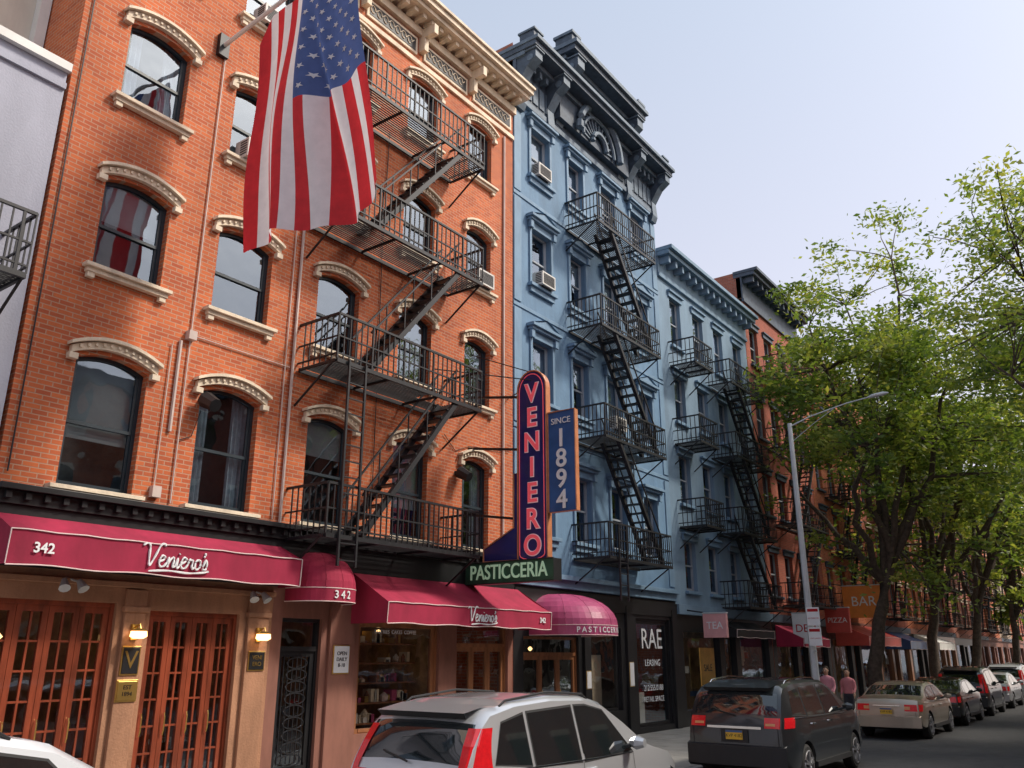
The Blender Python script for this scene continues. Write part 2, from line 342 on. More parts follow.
# ------------------------------------------------------------------ red building
X0,X1=4.78,16.18
B=top('brick_apartment_building',(X0,D,0))
cols=[(5.55,6.66),(7.6,8.74),(9.84,10.92),(12.08,13.12),(14.28,15.24)]
rows=[(4.42,6.42),(7.72,9.32),(10.68,12.24),(13.68,15.24)]
ops=[(a,b,c,d,.13) for a,b in cols for c,d in rows]
wl=MB(); facade(wl,X0,X1,4.25,16.9,ops,'redbrick'); shell(wl,X0,X1,16.9,'redbrick'); wl.done('brick_walls',B)
fr,gl,bk,tr=MB(),MB(),MB(),MB()
for o in ops:
    window(fr,gl,bk,o)
    a,b,c,d,r=o
    s=d-r; e=.12
    tr.arcstrip(a-e,b+e,s+.02,r+.05,.11,D-.08,D,'cream',14)
    tr.arcstrip(a-e-.04,b+e+.04,s+.132,r+.055,.05,D-.15,D,'cream',14)
    for q in (a-e-.03,b+e-.10): tr.box(q,D-.10,s-.07,q+.13,D,s+.02,'cream')
    n=12
    for i in range(1,n): 
        u=-1+2*i/n; x=(a+b)/2+u*(b-a+2*e)/2; z=s+.03+(r+.05)*(1-u*u); tr.box(x-.02,D-.11,z+.03,x+.02,D-.08,z+.08,'cream')
    tr.box(a-.14,D-.15,c-.06,b+.14,D+.1,c,'cream'); tr.box(a-.10,D-.10,c-.13,b+.10,D,c-.062,'cream')
    for q in (a-.08,b-.03): tr.box(q,D-.08,c-.21,q+.11,D,c-.132,'cream')
tr.box(X0,D-.06,15.62,X1,D,15.74,'cream')
pw=(X1-X0)/6
for i in range(6):
    xa=X0+.12+i*pw; xb=X0+(i+1)*pw-.12
    tr.box(xa,D-.045,15.86,xb,D,16.34,'cream'); tr.box(xa+.07,D-.055,15.93,xb-.07,D-.046,16.27,'iron')
    x=xa+.16
    while x<xb-.16:
        tr.tube([(x+.07*math.cos(t),D-.065,16.1+.1*math.sin(t)) for t in np.linspace(0,5.2,9)],.014,'cream',4); tr.bar((x+.07,D-.065,16.08),(x+.16,D-.065,16.18),.02,'cream'); x+=.2
    for xx in (xa-.16,): tr.box(xx,D-.5,16.36,xx+.14,D,16.62,'cream'); tr.box(xx,D-.2,16.0,xx+.14,D,16.36,'cream')
tr.box(X0-.02,D-.12,16.42,X1+.02,D,16.63,'cream')
x=X0+.05
while x<X1: tr.box(x,D-.42,16.63,x+.12,D-.12,16.74,'cream'); x+=.3
tr.box(X0-.06,D-.55,16.745,X1+.06,D+.1,16.86,'cream'); tr.box(X0-.1,D-.66,16.862,X1+.1,D+.1,17.0,'cream'); tr.box(X0-.12,D-.72,17.002,X1+.12,D+.3,17.08,'cream')
tr.box(X0,D-.10,4.08,X1,D,4.25,'black'); tr.box(X0,D-.22,4.252,X1,D,4.33,'black'); tr.box(X0,D-.05,3.3,X1,D,4.078,'black')
x=X0+.1
while x<X1: tr.box(x,D-.16,4.14,x+.08,D-.10,4.24,'black'); x+=.25
fr.done('window_frames',B); gl.done('window_panes',B); bk.done('window_interiors',B); tr.done('stone_trim',B,bevel=.008)
gf=MB(); gz=3.3
gops=[(4.9,6.68,.15,2.9),(7.2,8.76,.15,2.82),(9.62,10.5,.15,2.8),(11.4,13.65,.85,2.85),(14.2,16.0,.15,2.85)]
facade(gf,X0,9.4,.15,gz,gops[:2],'stucco',dep=.3)
facade(gf,9.4,X1,.15,gz,gops[2:],'brown',dep=.3)
gf.box(6.78,D-.06,.15,7.1,D,3.1,'stucco'); gf.box(8.9,D-.06,.15,9.3,D,3.1,'stucco'); gf.box(10.65,D-.06,.15,11.25,D,3.1,'brown')
gf.box(X0,D-.045,.15,X0+.08,D,3.1,'stucco')
gf.box(X0,D-.07,3.12,9.4,D,3.2,'stucco')
for q in (6.78,8.9): gf.box(q-.03,D-.09,2.78,q+.37 if q<8 else q+.43,D,2.86,'stucco'); gf.box(q-.03,D-.09,.15,q+.37 if q<8 else q+.43,D,.5,'brown')
gf.done('shopfront_walls',B,bevel=.01)
dr=MB(); dg=MB()
def doors(x0,x1,z0,z1,y,leafs,nx,nz,wk,gk='shopglass',trans=.0,kick=.35):
    yf=y+.1; w=(x1-x0)/leafs
    zt=z1-trans
    dr.box(x0,yf-.03,z0,x0+.05,yf+.08,z1,wk); dr.box(x1-.05,yf-.03,z0,x1,yf+.08,z1,wk); dr.box(x0+.05,yf-.03,z1-.06,x1-.05,yf+.08,z1,wk)
    if trans: dr.box(x0+.05,yf-.032,zt-.04,x1-.05,yf+.08,zt+.04,wk)
    dg.poly([(x0,yf+.03,z0),(x1,yf+.03,z0),(x1,yf+.03,z1),(x0,yf+.03,z1)],gk)
    for i in range(leafs):
        a=x0+.05+i*(x1-x0-.1)/leafs; b=x0+.05+(i+1)*(x1-x0-.1)/leafs; zb=zt-(.04 if trans else .06)
        dr.box(a+.003,yf,z0,a+.08,yf+.06,zb,wk); dr.box(b-.08,yf,z0,b-.003,yf+.06,zb,wk); dr.box(a+.08,yf,zb-.09,b-.08,yf+.06,zb,wk); dr.box(a+.08,yf,z0,b-.08,yf+.06,z0+kick,wk)
        dr.box(a+.13,yf-.012,z0+.08,b-.13,yf-.001,z0+kick-.06,wk)
        for j in range(1,nx): q=a+.08+(b-a-.16)*j/nx; dr.box(q-.014,yf+.01,z0+kick,q+.014,yf+.05,zb-.09,wk)
        for j in range(1,nz): q=z0+kick+(zb-.09-z0-kick)*j/nz; dr.box(a+.08,yf+.012,q-.014,b-.08,yf+.048,q+.014,wk)
        if leafs>2: dr.tube([(a+.05,yf-.03,1.1),(a+.05,yf-.05,1.15),(a+.05,yf-.05,1.35),(a+.05,yf-.03,1.4)],.01,'brass',5)
        if trans:
            for j in range(1,nx): q=a+(b-a)*j/nx; dr.box(q-.014,yf+.01,zt+.04,q+.014,yf+.05,z1-.06,wk)
doors(4.9,6.68,.15,2.9,D,4,2,6,'wood'); doors(7.2,8.76,.15,2.82,D,4,2,6,'wood')
doors(9.62,10.5,.15,2.8,D,1,1,1,'black',trans=.5,kick=.3)
for i in range(9):
    z=.55+i*.19
    dr.tube([(10.06+.22*math.cos(t),D+.07,z+.09*math.sin(t)) for t in np.linspace(0,6.28,13)],.012,'iron',4,False)
for i in range(7): dr.bar((9.78+i*.093,D+.075,.5),(9.78+i*.093,D+.075,2.2),.014,'iron')
doors(11.4,13.65,.85,2.85,D,1,1,1,'wood2',kick=.08); doors(14.2,16.0,.15,2.85,D,3,1,1,'wood2',trans=.45,kick=.4)
rm=MB()
rm.poly([(X0,D+2.6,.1),(X1,D+2.6,.1),(X1,D+2.6,3.2),(X0,D+2.6,3.2)],'warm'); rm.poly([(X0,D+.3,3.15),(X1,D+.3,3.15),(X1,D+2.6,3.15),(X0,D+2.6,3.15)],'warm'); rm.poly([(X0,D+.3,.16),(X1,D+.3,.16),(X1,D+2.6,.16),(X0,D+2.6,.16)],'brown')
for x in (9.5,11.1,13.9): rm.box(x,D+.31,.16,x+.1,D+2.6,3.15,'warm')
for i in range(5): rm.box(11.5,D+.5,.95+i*.36,13.5,D+.8,.98+i*.36,'wood2')
for i in range(90):
    x=random.uniform(11.5,13.3); j=random.randrange(5); s=random.uniform(.04,.16); h_=random.uniform(.05,.24)
    if i%2: rm.box(x,D+.52,.985+j*.36,x+s,D+.75,.985+j*.36+h_,random.choice(['white','brass','cream','cream','wood2','pink']))
    else: rm.tube([(x,D+.62,.985+j*.36),(x,D+.62,.985+j*.36+h_*.6),(x,D+.62,.985+j*.36+h_)],[s*.5,s*.6,s*.1],random.choice(['white','brass','cream','wood2','pipe']),8)
for i in range(3): x=11.9+i*.6; rm.tube([(x,D+1.2,2.62),(x,D+1.2,2.67),(x,D+1.2,2.7)],[.03,.05,.02],'glow',6)
for x in (5.8,8.0,15.1): rm.tube([(x,D+1.5,2.4),(x,D+1.5,2.45),(x,D+1.5,2.5)],[.03,.08,.03],'glow',6)
for x in (5.3,5.9,6.4,7.5,8.1,8.6):
    rm.tube([(x,D+1.2,.16),(x,D+1.2,.9)],.03,'iron',6); rm.tube([(x,D+1.2,.9),(x,D+1.2,.93)],.3,'white',14); rm.box(x-.3,D+1.7,.6,x-.1,D+1.74,1.2,'wood'); rm.box(x+.1,D+.6,.6,x+.3,D+.64,1.2,'wood')
rm.done('shop_interior',B); dr.done('shop_doors',B); dg.done('shop_panes',B)
text('PASTRIES  CAKES  COFFEE',.10,(12.5,D+.125,2.62),FX,FZ,'signwhite',B,ext=.002)
for x in (6.94,9.1):
    e=top('wall_lantern',(x,D-.06,2.5)); mb=MB()
    mb.box(x-.05,D-.10,2.4,x+.05,D-.061,2.62,'brass')
    mb.tube([(x,D-.1,2.58),(x,D-.22,2.62),(x,D-.24,2.55)],.012,'brass',6)
    mb.tube([(x,D-.2,2.42),(x,D-.2,2.45),(x,D-.2,2.52)],[.07,.12,.11],'glow',12); mb.tube([(x,D-.2,2.521),(x,D-.2,2.56)],[.125,.06],'brass',12)
    mb.done('fixture',e)
def wallsign(x0,x1,z0,z1,k,txt,size,tk,name='wall_sign',y=D-.06,lines=None):
    e=top(name,(x0,y,z0)); mb=MB(); mb.box(x0,y-.03,z0,x1,y-.001,z1,k); mb.box(x0-.02,y-.02,z0-.02,x1+.02,y-.002,z1+.02,'brass'); mb.done('board',e,bevel=.004)
    L_=txt.split('\n'); 
    for i,t in enumerate(L_):
        if t: text(t,size,((x0+x1)/2,y-.033,(z0+z1)/2+(len(L_)/2-.5-i)*size*1.1),FX,FZ,tk,e,ext=.003)
wallsign(6.82,7.06,1.95,2.3,'black','V',.34,'brass'); wallsign(6.8,7.08,1.6,1.85,'brass','EST\n1894',.08,'black')
wallsign(8.96,9.24,1.98,2.24,'black','VENI\nERO',.09,'brass'); wallsign(10.75,11.1,1.9,2.35,'signwhite','OPEN\nDAILY\n8-10',.09,'black')
for x in (5.9,8.95):
    e=top('flood_light',(x,D,3.1)); mb=MB()
    for s in (-.1,.1):
        mb.tube([(x,D,3.2),(x+s,D-.18,3.14)],.015,'steel',6); mb.tube([(x+s,D-.16,3.16),(x+s*1.3,D-.26,3.04)],[.035,.075],'steel',10)
    mb.done('twin_lamps',e)
# ------------------------------------------------------------------ awnings
def awning(x0,x1,zw,yo,zt,zb,k,items):
    e=top('shop_awning',(x0,D,zb)); mb=MB(); n=24; yw=D-.06
    for i in range(n):
        xa=x0+(x1-x0)*i/n; xb=x0+(x1-x0)*(i+1)/n
        for j in range(4):
            f=lambda t,x:(x,yw+(yo-yw)*t,zw+(zt-zw)*t-.035*math.sin(math.pi*t)*(1+.5*math.sin(x*5))+.006*math.sin(x*9)*t)
            mb.poly([f(j/4,xa),f(j/4,xb),f((j+1)/4,xb),f((j+1)/4,xa)],k)
        mb.poly([(xa,yo,zt+.006*math.sin(xa*9)),(xb,yo,zt+.006*math.sin(xb*9)),(xb,yo+.02,zb+.012*math.sin(xb*5)),(xa,yo+.02,zb+.012*math.sin(xa*5))],k)
    for x in (x0,x1): mb.poly([(x,yw,zw),(x,yo,zt),(x,yo+.02,zb),(x,yw,zb+.0)],k)
    for z,o_,A,w_ in ((zt,-.012,.006,9),(zb,.004,.012,5)):
        mb.tube([(x0+(x1-x0)*i/n,yo+o_,z+A*math.sin((x0+(x1-x0)*i/n)*w_)) for i in range(n+1)],.009,'pipe',5)
    mb.tube([(x0,yo-.012,zt),(x0,yo+.01,zb)],.008,'pipe',5); mb.tube([(x1,yo-.012,zt),(x1,yo+.01,zb)],.008,'pipe',5)
    mb.tube([(x0+.03,yo+.06,zb+.05),(x1-.03,yo+.06,zb+.05)],.02,'steel',6)
    mb.done('canvas',e,smooth=30)
    for (t,x,s) in items:
        if t=='LOGO': logo(x,(zt+zb)/2+.01,yo-.012,s,'signwhite',e)
        else: text(t,s,(x,yo-.012,(zt+zb)/2),FX,FZ,'signwhite',e,ext=.003,bold=.004)
awning(4.82,9.42,3.95,D-.62,3.70,3.27,'awn',[('342',5.25,.18),('LOGO',7.1,.33)])
awning(11.12,16.3,3.64,D-.98,3.10,2.74,'awn',[('LOGO',13.8,.29),('342',15.95,.15)])
def dome(x0,x1,zb,zt,yo,k,val,items,vk=None):
    e=top('dome_awning',((x0+x1)/2,D,zb)); mb=MB(); xc=(x0+x1)/2; rx=(x1-x0)/2; ry=D-.06-yo; rz=zt-zb; n=24;m=8
    def P(t,f): return (xc-rx*math.cos(t)*math.cos(f)**.8, D-.06-ry*(max(0,math.sin(t))**.75)*(math.cos(f)**.8), zb+rz*math.sin(f))
    for i in range(n):
        for j in range(m):
            t0,t1=math.pi*i/n,math.pi*(i+1)/n; f0,f1=math.pi/2*j/m*.999,math.pi/2*(j+1)/m*.999
            mb.poly([P(t0,f0),P(t1,f0),P(t1,f1),P(t0,f1)],k)
        a,b=P(math.pi*i/n,0),P(math.pi*(i+1)/n,0)
        mb.poly([a,b,(b[0],b[1],b[2]-val),(a[0],a[1],a[2]-val)],vk or k)
    for i in range(0,n+1,4): mb.tube([P(math.pi*i/n,math.pi/2*j/m*.99) for j in range(m+1)],.007,k,4)
    mb.tube([P(math.pi*i/n,0) for i in range(n+1)],.009,'pipe',5); mb.tube([(p[0],p[1],p[2]-val) for p in [P(math.pi*i/n,0) for i in range(n+1)]],.009,'pipe',5)
    mb.done('canvas',e,smooth=40)
    for (t,s,z,t0,t1) in items:
        for i,ch in enumerate(t):
            th=math.pi*(t0+(t1-t0)*(i+.5)/len(t)); a,b=Vector(P(th-.03,0)),Vector(P(th+.03,0)); d_=(b-a).normalized(); nrm=d_.cross(Vector((0,0,1))).normalized(); p=Vector(P(th,0))
            text(ch,s,(p.x+nrm.x*.014,p.y+nrm.y*.014,z),d_,FZ,'signwhite',e,ext=.003,bold=.003)
dome(9.58,10.86,3.28,3.92,D-.78,'awn',.22,[('342',.18,3.17,.40,.60)])
dome(16.75,19.05,2.86,3.62,D-1.6,'pink',.22,[('PASTICCERIA',.17,2.75,.22,.62)])
# ------------------------------------------------------------------ fire escapes on the red building
fire_escape(9.5,13.6,[4.12,7.18,10.12,13.08],sx=(10.35,12.85),dirn=1,dep=1.05,ladder=(9.75,3.6,7.2))
fire_escape(-1,4.3,[6.85],stairs=False,dep=.95)
cd=MB()
cd.tube([(7.28,D-.03,4.4),(7.28,D-.03,13.0)],.014,'conduit',6); cd.tube([(9.36,D-.04,4.3),(9.36,D-.04,15.5)],.028,'conduit',6)
cd.tube([(7.12,D-.03,5.5),(7.12,D-.03,7.0)],.03,'conduit',6); cd.tube([(7.28,D-.03,7.15),(9.3,D-.03,7.15)],.011,'conduit',6)
cd.tube([(6.98,D-.03,6.9),(6.98,D-.03,4.6)],.011,'conduit',6); cd.box(6.93,D-.1,4.45,7.07,D-.001,4.62,'conduit'); cd.tube([(9.2,D-.03,4.4),(9.2,D-.03,10.5)],.013,'conduit',6)
cd.tube([(4.9,D-.03,4.5),(4.9,D-.03,15.3)],.012,'iron',6); cd.tube([(11.5,D-.03,13.3),(11.45,D-.03,10.4),(11.5,D-.03,7.3),(11.52,D-.03,4.4)],.010,'iron',5)
cd.tube([(15.75,D-.04,4.3),(15.75,D-.04,15.5)],.03,'conduit',6)
cd.tube([(7.62,D-.03,5.95),(7.5,D-.03,5.5),(7.3,D-.03,5.4)],.008,'iron',5); cd.tube([(13.6,D-.03,6.8),(14.0,D-.02,6.5),(14.5,D-.03,6.7),(16,D-.03,6.85)],.008,'iron',5)
cd.box(7.2,D-.12,7.05,7.34,D-.001,7.2,'conduit'); cd.done('electrical_conduit')
for x,z in ((7.62,6.0),(14.05,5.9)):
    e=top('flood_light',(x,D,z)); mb=MB(); mb.box(x-.04,D-.15,z+.05,x+.04,D-.001,z+.15,'iron'); mb.tube([(x,D-.12,z+.12),(x+.02,D-.38,z-.02)],[.14,.11],'black',8); mb.done('housing',e)
for x,z in ((7.8,10.7),(7.85,13.7),(14.45,10.70)): ac(x,z)
# ------------------------------------------------------------------ neighbours on the left
B=top('grey_stucco_building',(0,D,0)); mb=MB()
lo=[(-1.2,.1,7.4,9.4),(-1.2,.1,4.2,6.2),(1.9,3.1,7.4,9.4),(1.9,3.1,4.2,6.2)]
facade(mb,-8,4.72,.15,10.6,lo,'grey'); shell(mb,-8,4.72,10.6,'grey'); mb.box(-8,D-.09,10.602,4.74,D+.3,10.74,'white'); mb.box(-8,D-.05,10.3,4.72,D,10.4,'grey')
mb.done('walls',B); fr,gl,bk=MB(),MB(),MB()
for o in lo: window(fr,gl,bk,o)
fr.done('window_frames',B); gl.done('window_panes',B); bk.done('window_interiors',B)
B=top('beige_building',(0,D+1.4,0)); mb=MB(); facade(mb,-12,4.7,0,19,[],'beige',y=D+1.4); mb.poly([(4.7,D+1.4,0),(4.7,D+12,0),(4.7,D+12,19),(4.7,D+1.4,19)],'beige'); mb.box(4.6,D+1.2,0,4.76,D+1.398,19,'white'); mb.done('walls',B)
# ------------------------------------------------------------------ blue building 1
X0,X1=16.2,24.7
B=top('blue_apartment_building',(X0,D,0))
cols=[(17.02,17.96),(18.98,19.82),(20.9,21.8),(22.85,23.75)]; rows=[(5.0,6.75),(8.45,10.1),(11.65,13.3),(14.95,16.5)]
ops=[(a,b,c,d) for a,b in cols for c,d in rows]
wl=MB(); facade(wl,X0,X1,3.75,17.2,ops,'blue'); shell(wl,X0,X1,18.9,'brick3'); 
wl.done('walls',B)
fr,gl,bk,tr=MB(),MB(),MB(),MB()
for o in ops:
    window(fr,gl,bk,o,fk='wframe'); a,b,c,d=o; k='bluetrim'
    tr.box(a-.1,D-.05,c,a-.001,D,d,k); tr.box(b+.001,D-.05,c,b+.1,D,d,k); tr.box(a-.12,D-.07,d+.001,b+.12,D,d+.2,k)
    tr.box(a-.22,D-.24,d+.28,b+.22,D,d+.36,k); tr.box(a-.17,D-.17,d+.202,b+.17,D,d+.278,k)
    for q in (a-.16,b+.02): tr.box(q,D-.14,d-.02,q+.14,D-.071,d+.2,k)
    if d<14 and d>9:
        xc=(a+b)/2; tr.poly([(a-.2,D-.16,d+.362),(b+.2,D-.16,d+.362),(xc,D-.16,d+.58)],k); tr.poly([(a-.22,D-.2,d+.365),(xc,D-.2,d+.60),(xc,D,d+.60),(a-.22,D,d+.365)],k); tr.poly([(b+.22,D-.2,d+.365),(b+.22,D,d+.365),(xc,D,d+.60),(xc,D-.2,d+.60)],k)
    tr.box(a-.16,D-.15,c-.09,b+.16,D+.1,c,k); tr.box(a-.1,D-.08,c-.24,b+.1,D,c-.092,k)
tr.box(X0,D-.08,3.78,X1,D,3.98,'bluetrim'); tr.box(X0,D-.2,3.982,X1,D,4.1,'bluetrim')
tr.box(X0,D-.03,7.55,X1,D,7.66,'bluetrim'); tr.box(X0,D-.03,10.8,X1,D,10.9,'bluetrim'); tr.box(X0,D-.03,14.05,X1,D,14.16,'bluetrim')
for q in (X0+.02,X1-.34): tr.box(q,D-.035,4.2,q+.32,D,7.5,'bluetrim'); tr.box(q,D-.035,7.7,q+.32,D,10.75,'bluetrim'); tr.box(q,D-.035,10.95,q+.32,D,14.0,'bluetrim'); tr.box(q,D-.035,14.2,q+.32,D,16.7,'bluetrim')
c='corn'; c2='corn2'
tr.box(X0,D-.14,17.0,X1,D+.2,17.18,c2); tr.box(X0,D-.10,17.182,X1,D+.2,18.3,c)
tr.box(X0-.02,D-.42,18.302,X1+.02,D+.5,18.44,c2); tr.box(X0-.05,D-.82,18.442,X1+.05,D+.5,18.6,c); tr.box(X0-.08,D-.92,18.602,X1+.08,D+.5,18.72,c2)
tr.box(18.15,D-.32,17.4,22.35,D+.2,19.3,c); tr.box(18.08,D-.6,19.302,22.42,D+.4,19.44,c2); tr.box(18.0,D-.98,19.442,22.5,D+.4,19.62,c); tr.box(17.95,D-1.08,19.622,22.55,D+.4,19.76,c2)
def console(x,z0,z1,pj,w=.34,k=c):
    prof=[(0,z0),(-.12,z0),(-.2,z0+.2),(-.16,z0+.45*(z1-z0)),(-pj*.6,z0+.72*(z1-z0)),(-pj,z0+.85*(z1-z0)),(-pj,z1),(0,z1)]
    for q in (x,x+w): tr.poly([(q,D+p,z) for p,z in prof],k)
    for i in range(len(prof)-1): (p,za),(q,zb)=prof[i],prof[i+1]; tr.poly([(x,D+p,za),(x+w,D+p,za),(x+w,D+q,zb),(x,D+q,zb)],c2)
    tr.tube([(x-.02,D-pj*.75,z0+.86*(z1-z0)),(x+w+.02,D-pj*.75,z0+.86*(z1-z0))],.11,c2,8)
    tr.box(x-.05,D-pj-.05,z1,x+w+.05,D,z1+.05,c2)
for x in (16.25,17.7,22.5,24.3): console(x,16.75,18.38,.75)
for x in (18.2,21.95): console(x,17.3,19.3,.95,.38)
for x in (16.25,24.28): tr.box(x,D-.7,18.722,x+.4,D-.2,19.05,c); tr.box(x-.04,D-.75,19.052,x+.44,D-.16,19.12,c2)
for x in (17.98,22.15): tr.box(x,D-.9,19.762,x+.4,D-.3,20.0,c); tr.box(x-.05,D-.95,20.002,x+.45,D-.25,20.1,c2)
x=16.75
while x<24.2:
    if not 18.0<x<22.5: tr.box(x,D-.34,18.08,x+.12,D-.101,18.3,c2); tr.box(x-.05,D-.135,17.3,x+.2,D-.101,17.95,c2)
    x+=.32
x=18.75
while x<21.9: tr.box(x,D-.54,19.06,x+.12,D-.321,19.3,c2); x+=.27
xc=20.27
for R,t,yy in ((1.25,.13,.45),(.95,.06,.40),(.42,.09,.42)):
    P=[(xc+R*math.cos(a),D-yy,17.45+R*math.sin(a)) for a in np.linspace(0,math.pi,17)]; tr.tube(P,t,c2,6)
for a in np.linspace(.12,math.pi-.12,12): tr.bar((xc+.45*math.cos(a),D-.34,17.45+.45*math.sin(a)),(xc+1.2*math.cos(a),D-.34,17.45+1.2*math.sin(a)),.06,c2)
tr.arcstrip(19.0,21.5,19.762,.32,.12,D-.8,D-.3,c,12)
fr.done('window_frames',B); gl.done('window_panes',B); bk.done('window_interiors',B); tr.done('trim_and_cornice',B,bevel=.008)
ac(17.1,14.97); ac(17.2,11.67); ac(20.95,8.47)
fire_escape(18.8,22.35,[4.58,7.72,10.87,14.05],sx=(19.6,21.9),dirn=-1,dep=1.1,pitch=.12,ladder=(19.2,3.5,5.4))
gf=MB(); gops=[(16.6,19.0,.15,2.62),(19.6,21.2,.8,2.9),(22.1,24.2,.3,3.2)]
facade(gf,X0,X1,.15,3.77,gops,'black',dep=.3)
gf.box(X0+.02,D-.05,3.3,X1,D,3.7,'black'); 
for q in (19.2,21.45,24.3): gf.box(q,D-.07,.15,q+.3,D,3.5,'black')
gf.done('shopfront_walls',B)
dr=MB(); dg=MB(); doors(16.6,19.0,.15,2.62,D,3,1,1,'wood2',trans=.4,kick=.4); doors(19.6,21.2,.8,2.9,D,1,1,1,'black',kick=.06); doors(22.1,24.2,.3,3.2,D,1,1,1,'black',kick=.1)
dr.done('shop_doors',B); dg.done('shop_panes',B)
rm=MB(); rm.poly([(X0,D+2.2,.1),(X1,D+2.2,.1),(X1,D+2.2,3.6),(X0,D+2.2,3.6)],'room'); rm.poly([(X0,D+.3,3.5),(X1,D+.3,3.5),(X1,D+2.2,3.5),(X0,D+2.2,3.5)],'warm')
for x in (17.3,18.3): rm.tube([(x,D+1,2.3),(x,D+1,2.35),(x,D+1,2.4)],[.02,.06,.02],'glow',6)
rm.box(19.7,D+.6,.9,21.1,D+.63,2.2,'cream'); rm.box(22.15,D+.16,.4,22.7,D+.18,1.2,'white'); rm.done('shop_interior',B)
e=top('shop_sign',(23.2,D,2.5)); text('RAE',.80,(23.2,D+.10,2.62),FX,FZ,'signwhite',e,ext=.004,sx=.95); text('LEASING',.25,(23.2,D+.10,1.98),FX,FZ,'signwhite',e,ext=.003); text('212.555.0188',.22,(23.2,D+.10,1.3),FX,FZ,'signwhite',e,ext=.003); text('RETAIL SPACE',.20,(23.2,D+.10,1.0),FX,FZ,'signwhite',e,ext=.003)
wallsign(21.5,21.72,1.4,2.0,'signwhite','',.1,'black'); wallsign(19.25,19.45,1.4,1.8,'signwhite','',.1,'black')
# ------------------------------------------------------------------ generic row buildings
def rowbuilding(name,x0,x1,h,wk,tk,ck,cols,rows,gz=3.7,fk='wframe',lint=True,shop='black',side=None,detail=True,y=D,cz=.9,cp=.6):
    B=top(name,(x0,y,0)); wl,fr,gl,bk,tr=MB(),MB(),MB(),MB(),MB()
    ops=[(a,b,c,d) for a,b in cols for c,d in rows]
    facade(wl,x0,x1,gz,h-cz,ops,wk,y=y); shell(wl,x0,x1,h-.1,side or wk,y=y)
    for o in ops:
        a,b,c,d=o
        if detail: window(fr,gl,bk,o,y=y,fk=fk)
        else:
            fr.box(a,y+.12,c,a+.06,y+.18,d,fk); fr.box(b-.06,y+.12,c,b,y+.18,d,fk); fr.box(a+.06,y+.12,d-.06,b-.06,y+.18,d,fk); fr.box(a+.06,y+.12,(c+d)/2-.03,b-.06,y+.18,(c+d)/2+.03,fk)
            gl.poly([(a,y+.15,c),(b,y+.15,c),(b,y+.15,d),(a,y+.15,d)],'glass'); bk.poly([(a-.2,y+.5,c-.2),(b+.2,y+.5,c-.2),(b+.2,y+.5,d+.2),(a-.2,y+.5,d+.2)],random.choice(['room','curt','dark']))
        if lint: tr.box(a-.12,y-.06,d+.001,b+.12,y,d+.18,tk); tr.box(a-.16,y-.13,d+.182,b+.16,y,d+.25,tk)
        tr.box(a-.1,y-.12,c-.1,b+.1,y+.1,c,tk)
    tr.box(x0,y-.1,h-cz,x1,y+.2,h-cz+.15,ck); tr.box(x0,y-.06,h-cz+.152,x1,y+.2,h-.36,ck); tr.box(x0-.02,y-cp*.8,h-.358,x1+.02,y+.3,h-.2,ck); tr.box(x0-.04,y-cp,h-.198,x1+.04,y+.3,h-.06,ck)
    x=x0+.15
    while x<x1-.2: tr.box(x,y-cp*.65,h-.62,x+.14,y-.061,h-.36,ck); x+=.55
    facade(wl,x0,x1,.15,gz,[(x0+.4,(x0+x1)/2-.9,.6,2.9),((x0+x1)/2-.5,(x0+x1)/2+.5,.15,2.8),((x0+x1)/2+.9,x1-.4,.6,2.9)],shop,y=y)
    gl.poly([(x0+.4,y+.15,.15),(x1-.4,y+.15,.15),(x1-.4,y+.15,2.95),(x0+.4,y+.15,2.95)],'shopglass'); bk.poly([(x0+.1,y+1.4,.1),(x1-.1,y+1.4,.1),(x1-.1,y+1.4,3.3),(x0+.1,y+1.4,3.3)],'warm')
    for i in range(14):
        x=random.uniform(x0+.5,x1-.8); z=random.uniform(.7,2.3); bk.box(x,y+.3+i*.04,z,x+random.uniform(.2,.7),y+.33+i*.04,z+random.uniform(.15,.6),random.choice(['white','cream','wood2','signred','iron','signblue2','brass']))
    tr.box(x0,y-.12,gz-.3,x1,y,gz-.001,ck)
    wl.done('walls',B); fr.done('window_frames',B); gl.done('window_panes',B); bk.done('window_interiors',B); tr.done('trim_and_cornice',B,bevel=.008 if detail else 0)
rowbuilding('blue_apartment_building',24.72,32.9,15.9,'blue2','bluetrim','blue2',[(25.6,26.45),(27.5,28.4),(29.4,30.25),(31.35,32.2)],[(4.15,5.75),(6.95,8.6),(9.75,11.4),(12.5,14.3)],cz=1.1,cp=.65)
fire_escape(28.3,31.6,[3.75,6.25,8.95,11.7],sx=(29,31),dirn=-1,dep=1,pitch=.14)
fire_escape(25.3,26.8,[6.15,8.9,11.65],stairs=False,dep=.95,pitch=.14)
def cs(x0,x1,n,w=.95):
    g=(x1-x0-n*w)/(n+.2); return [(x0+g*.6+i*(w+g),x0+g*.6+i*(w+g)+w) for i in range(n)]
rowbuilding('brick_apartment_building',32.95,40.2,18.2,'brick2','corn','corn',cs(32.95,40.2,4),[(4.4,6.1),(7.6,9.3),(10.8,12.5),(14,15.7)],cz=1.5,cp=.8,side='brick3')
fire_escape(34.4,38.4,[4.1,7.3,10.5,13.7],sx=(35.2,37.6),dep=1,pitch=.2)
X=40.25; ks=['redbrick','brick2','redbrick','brick2','brick3','brick2','redbrick','brick4']; i=0
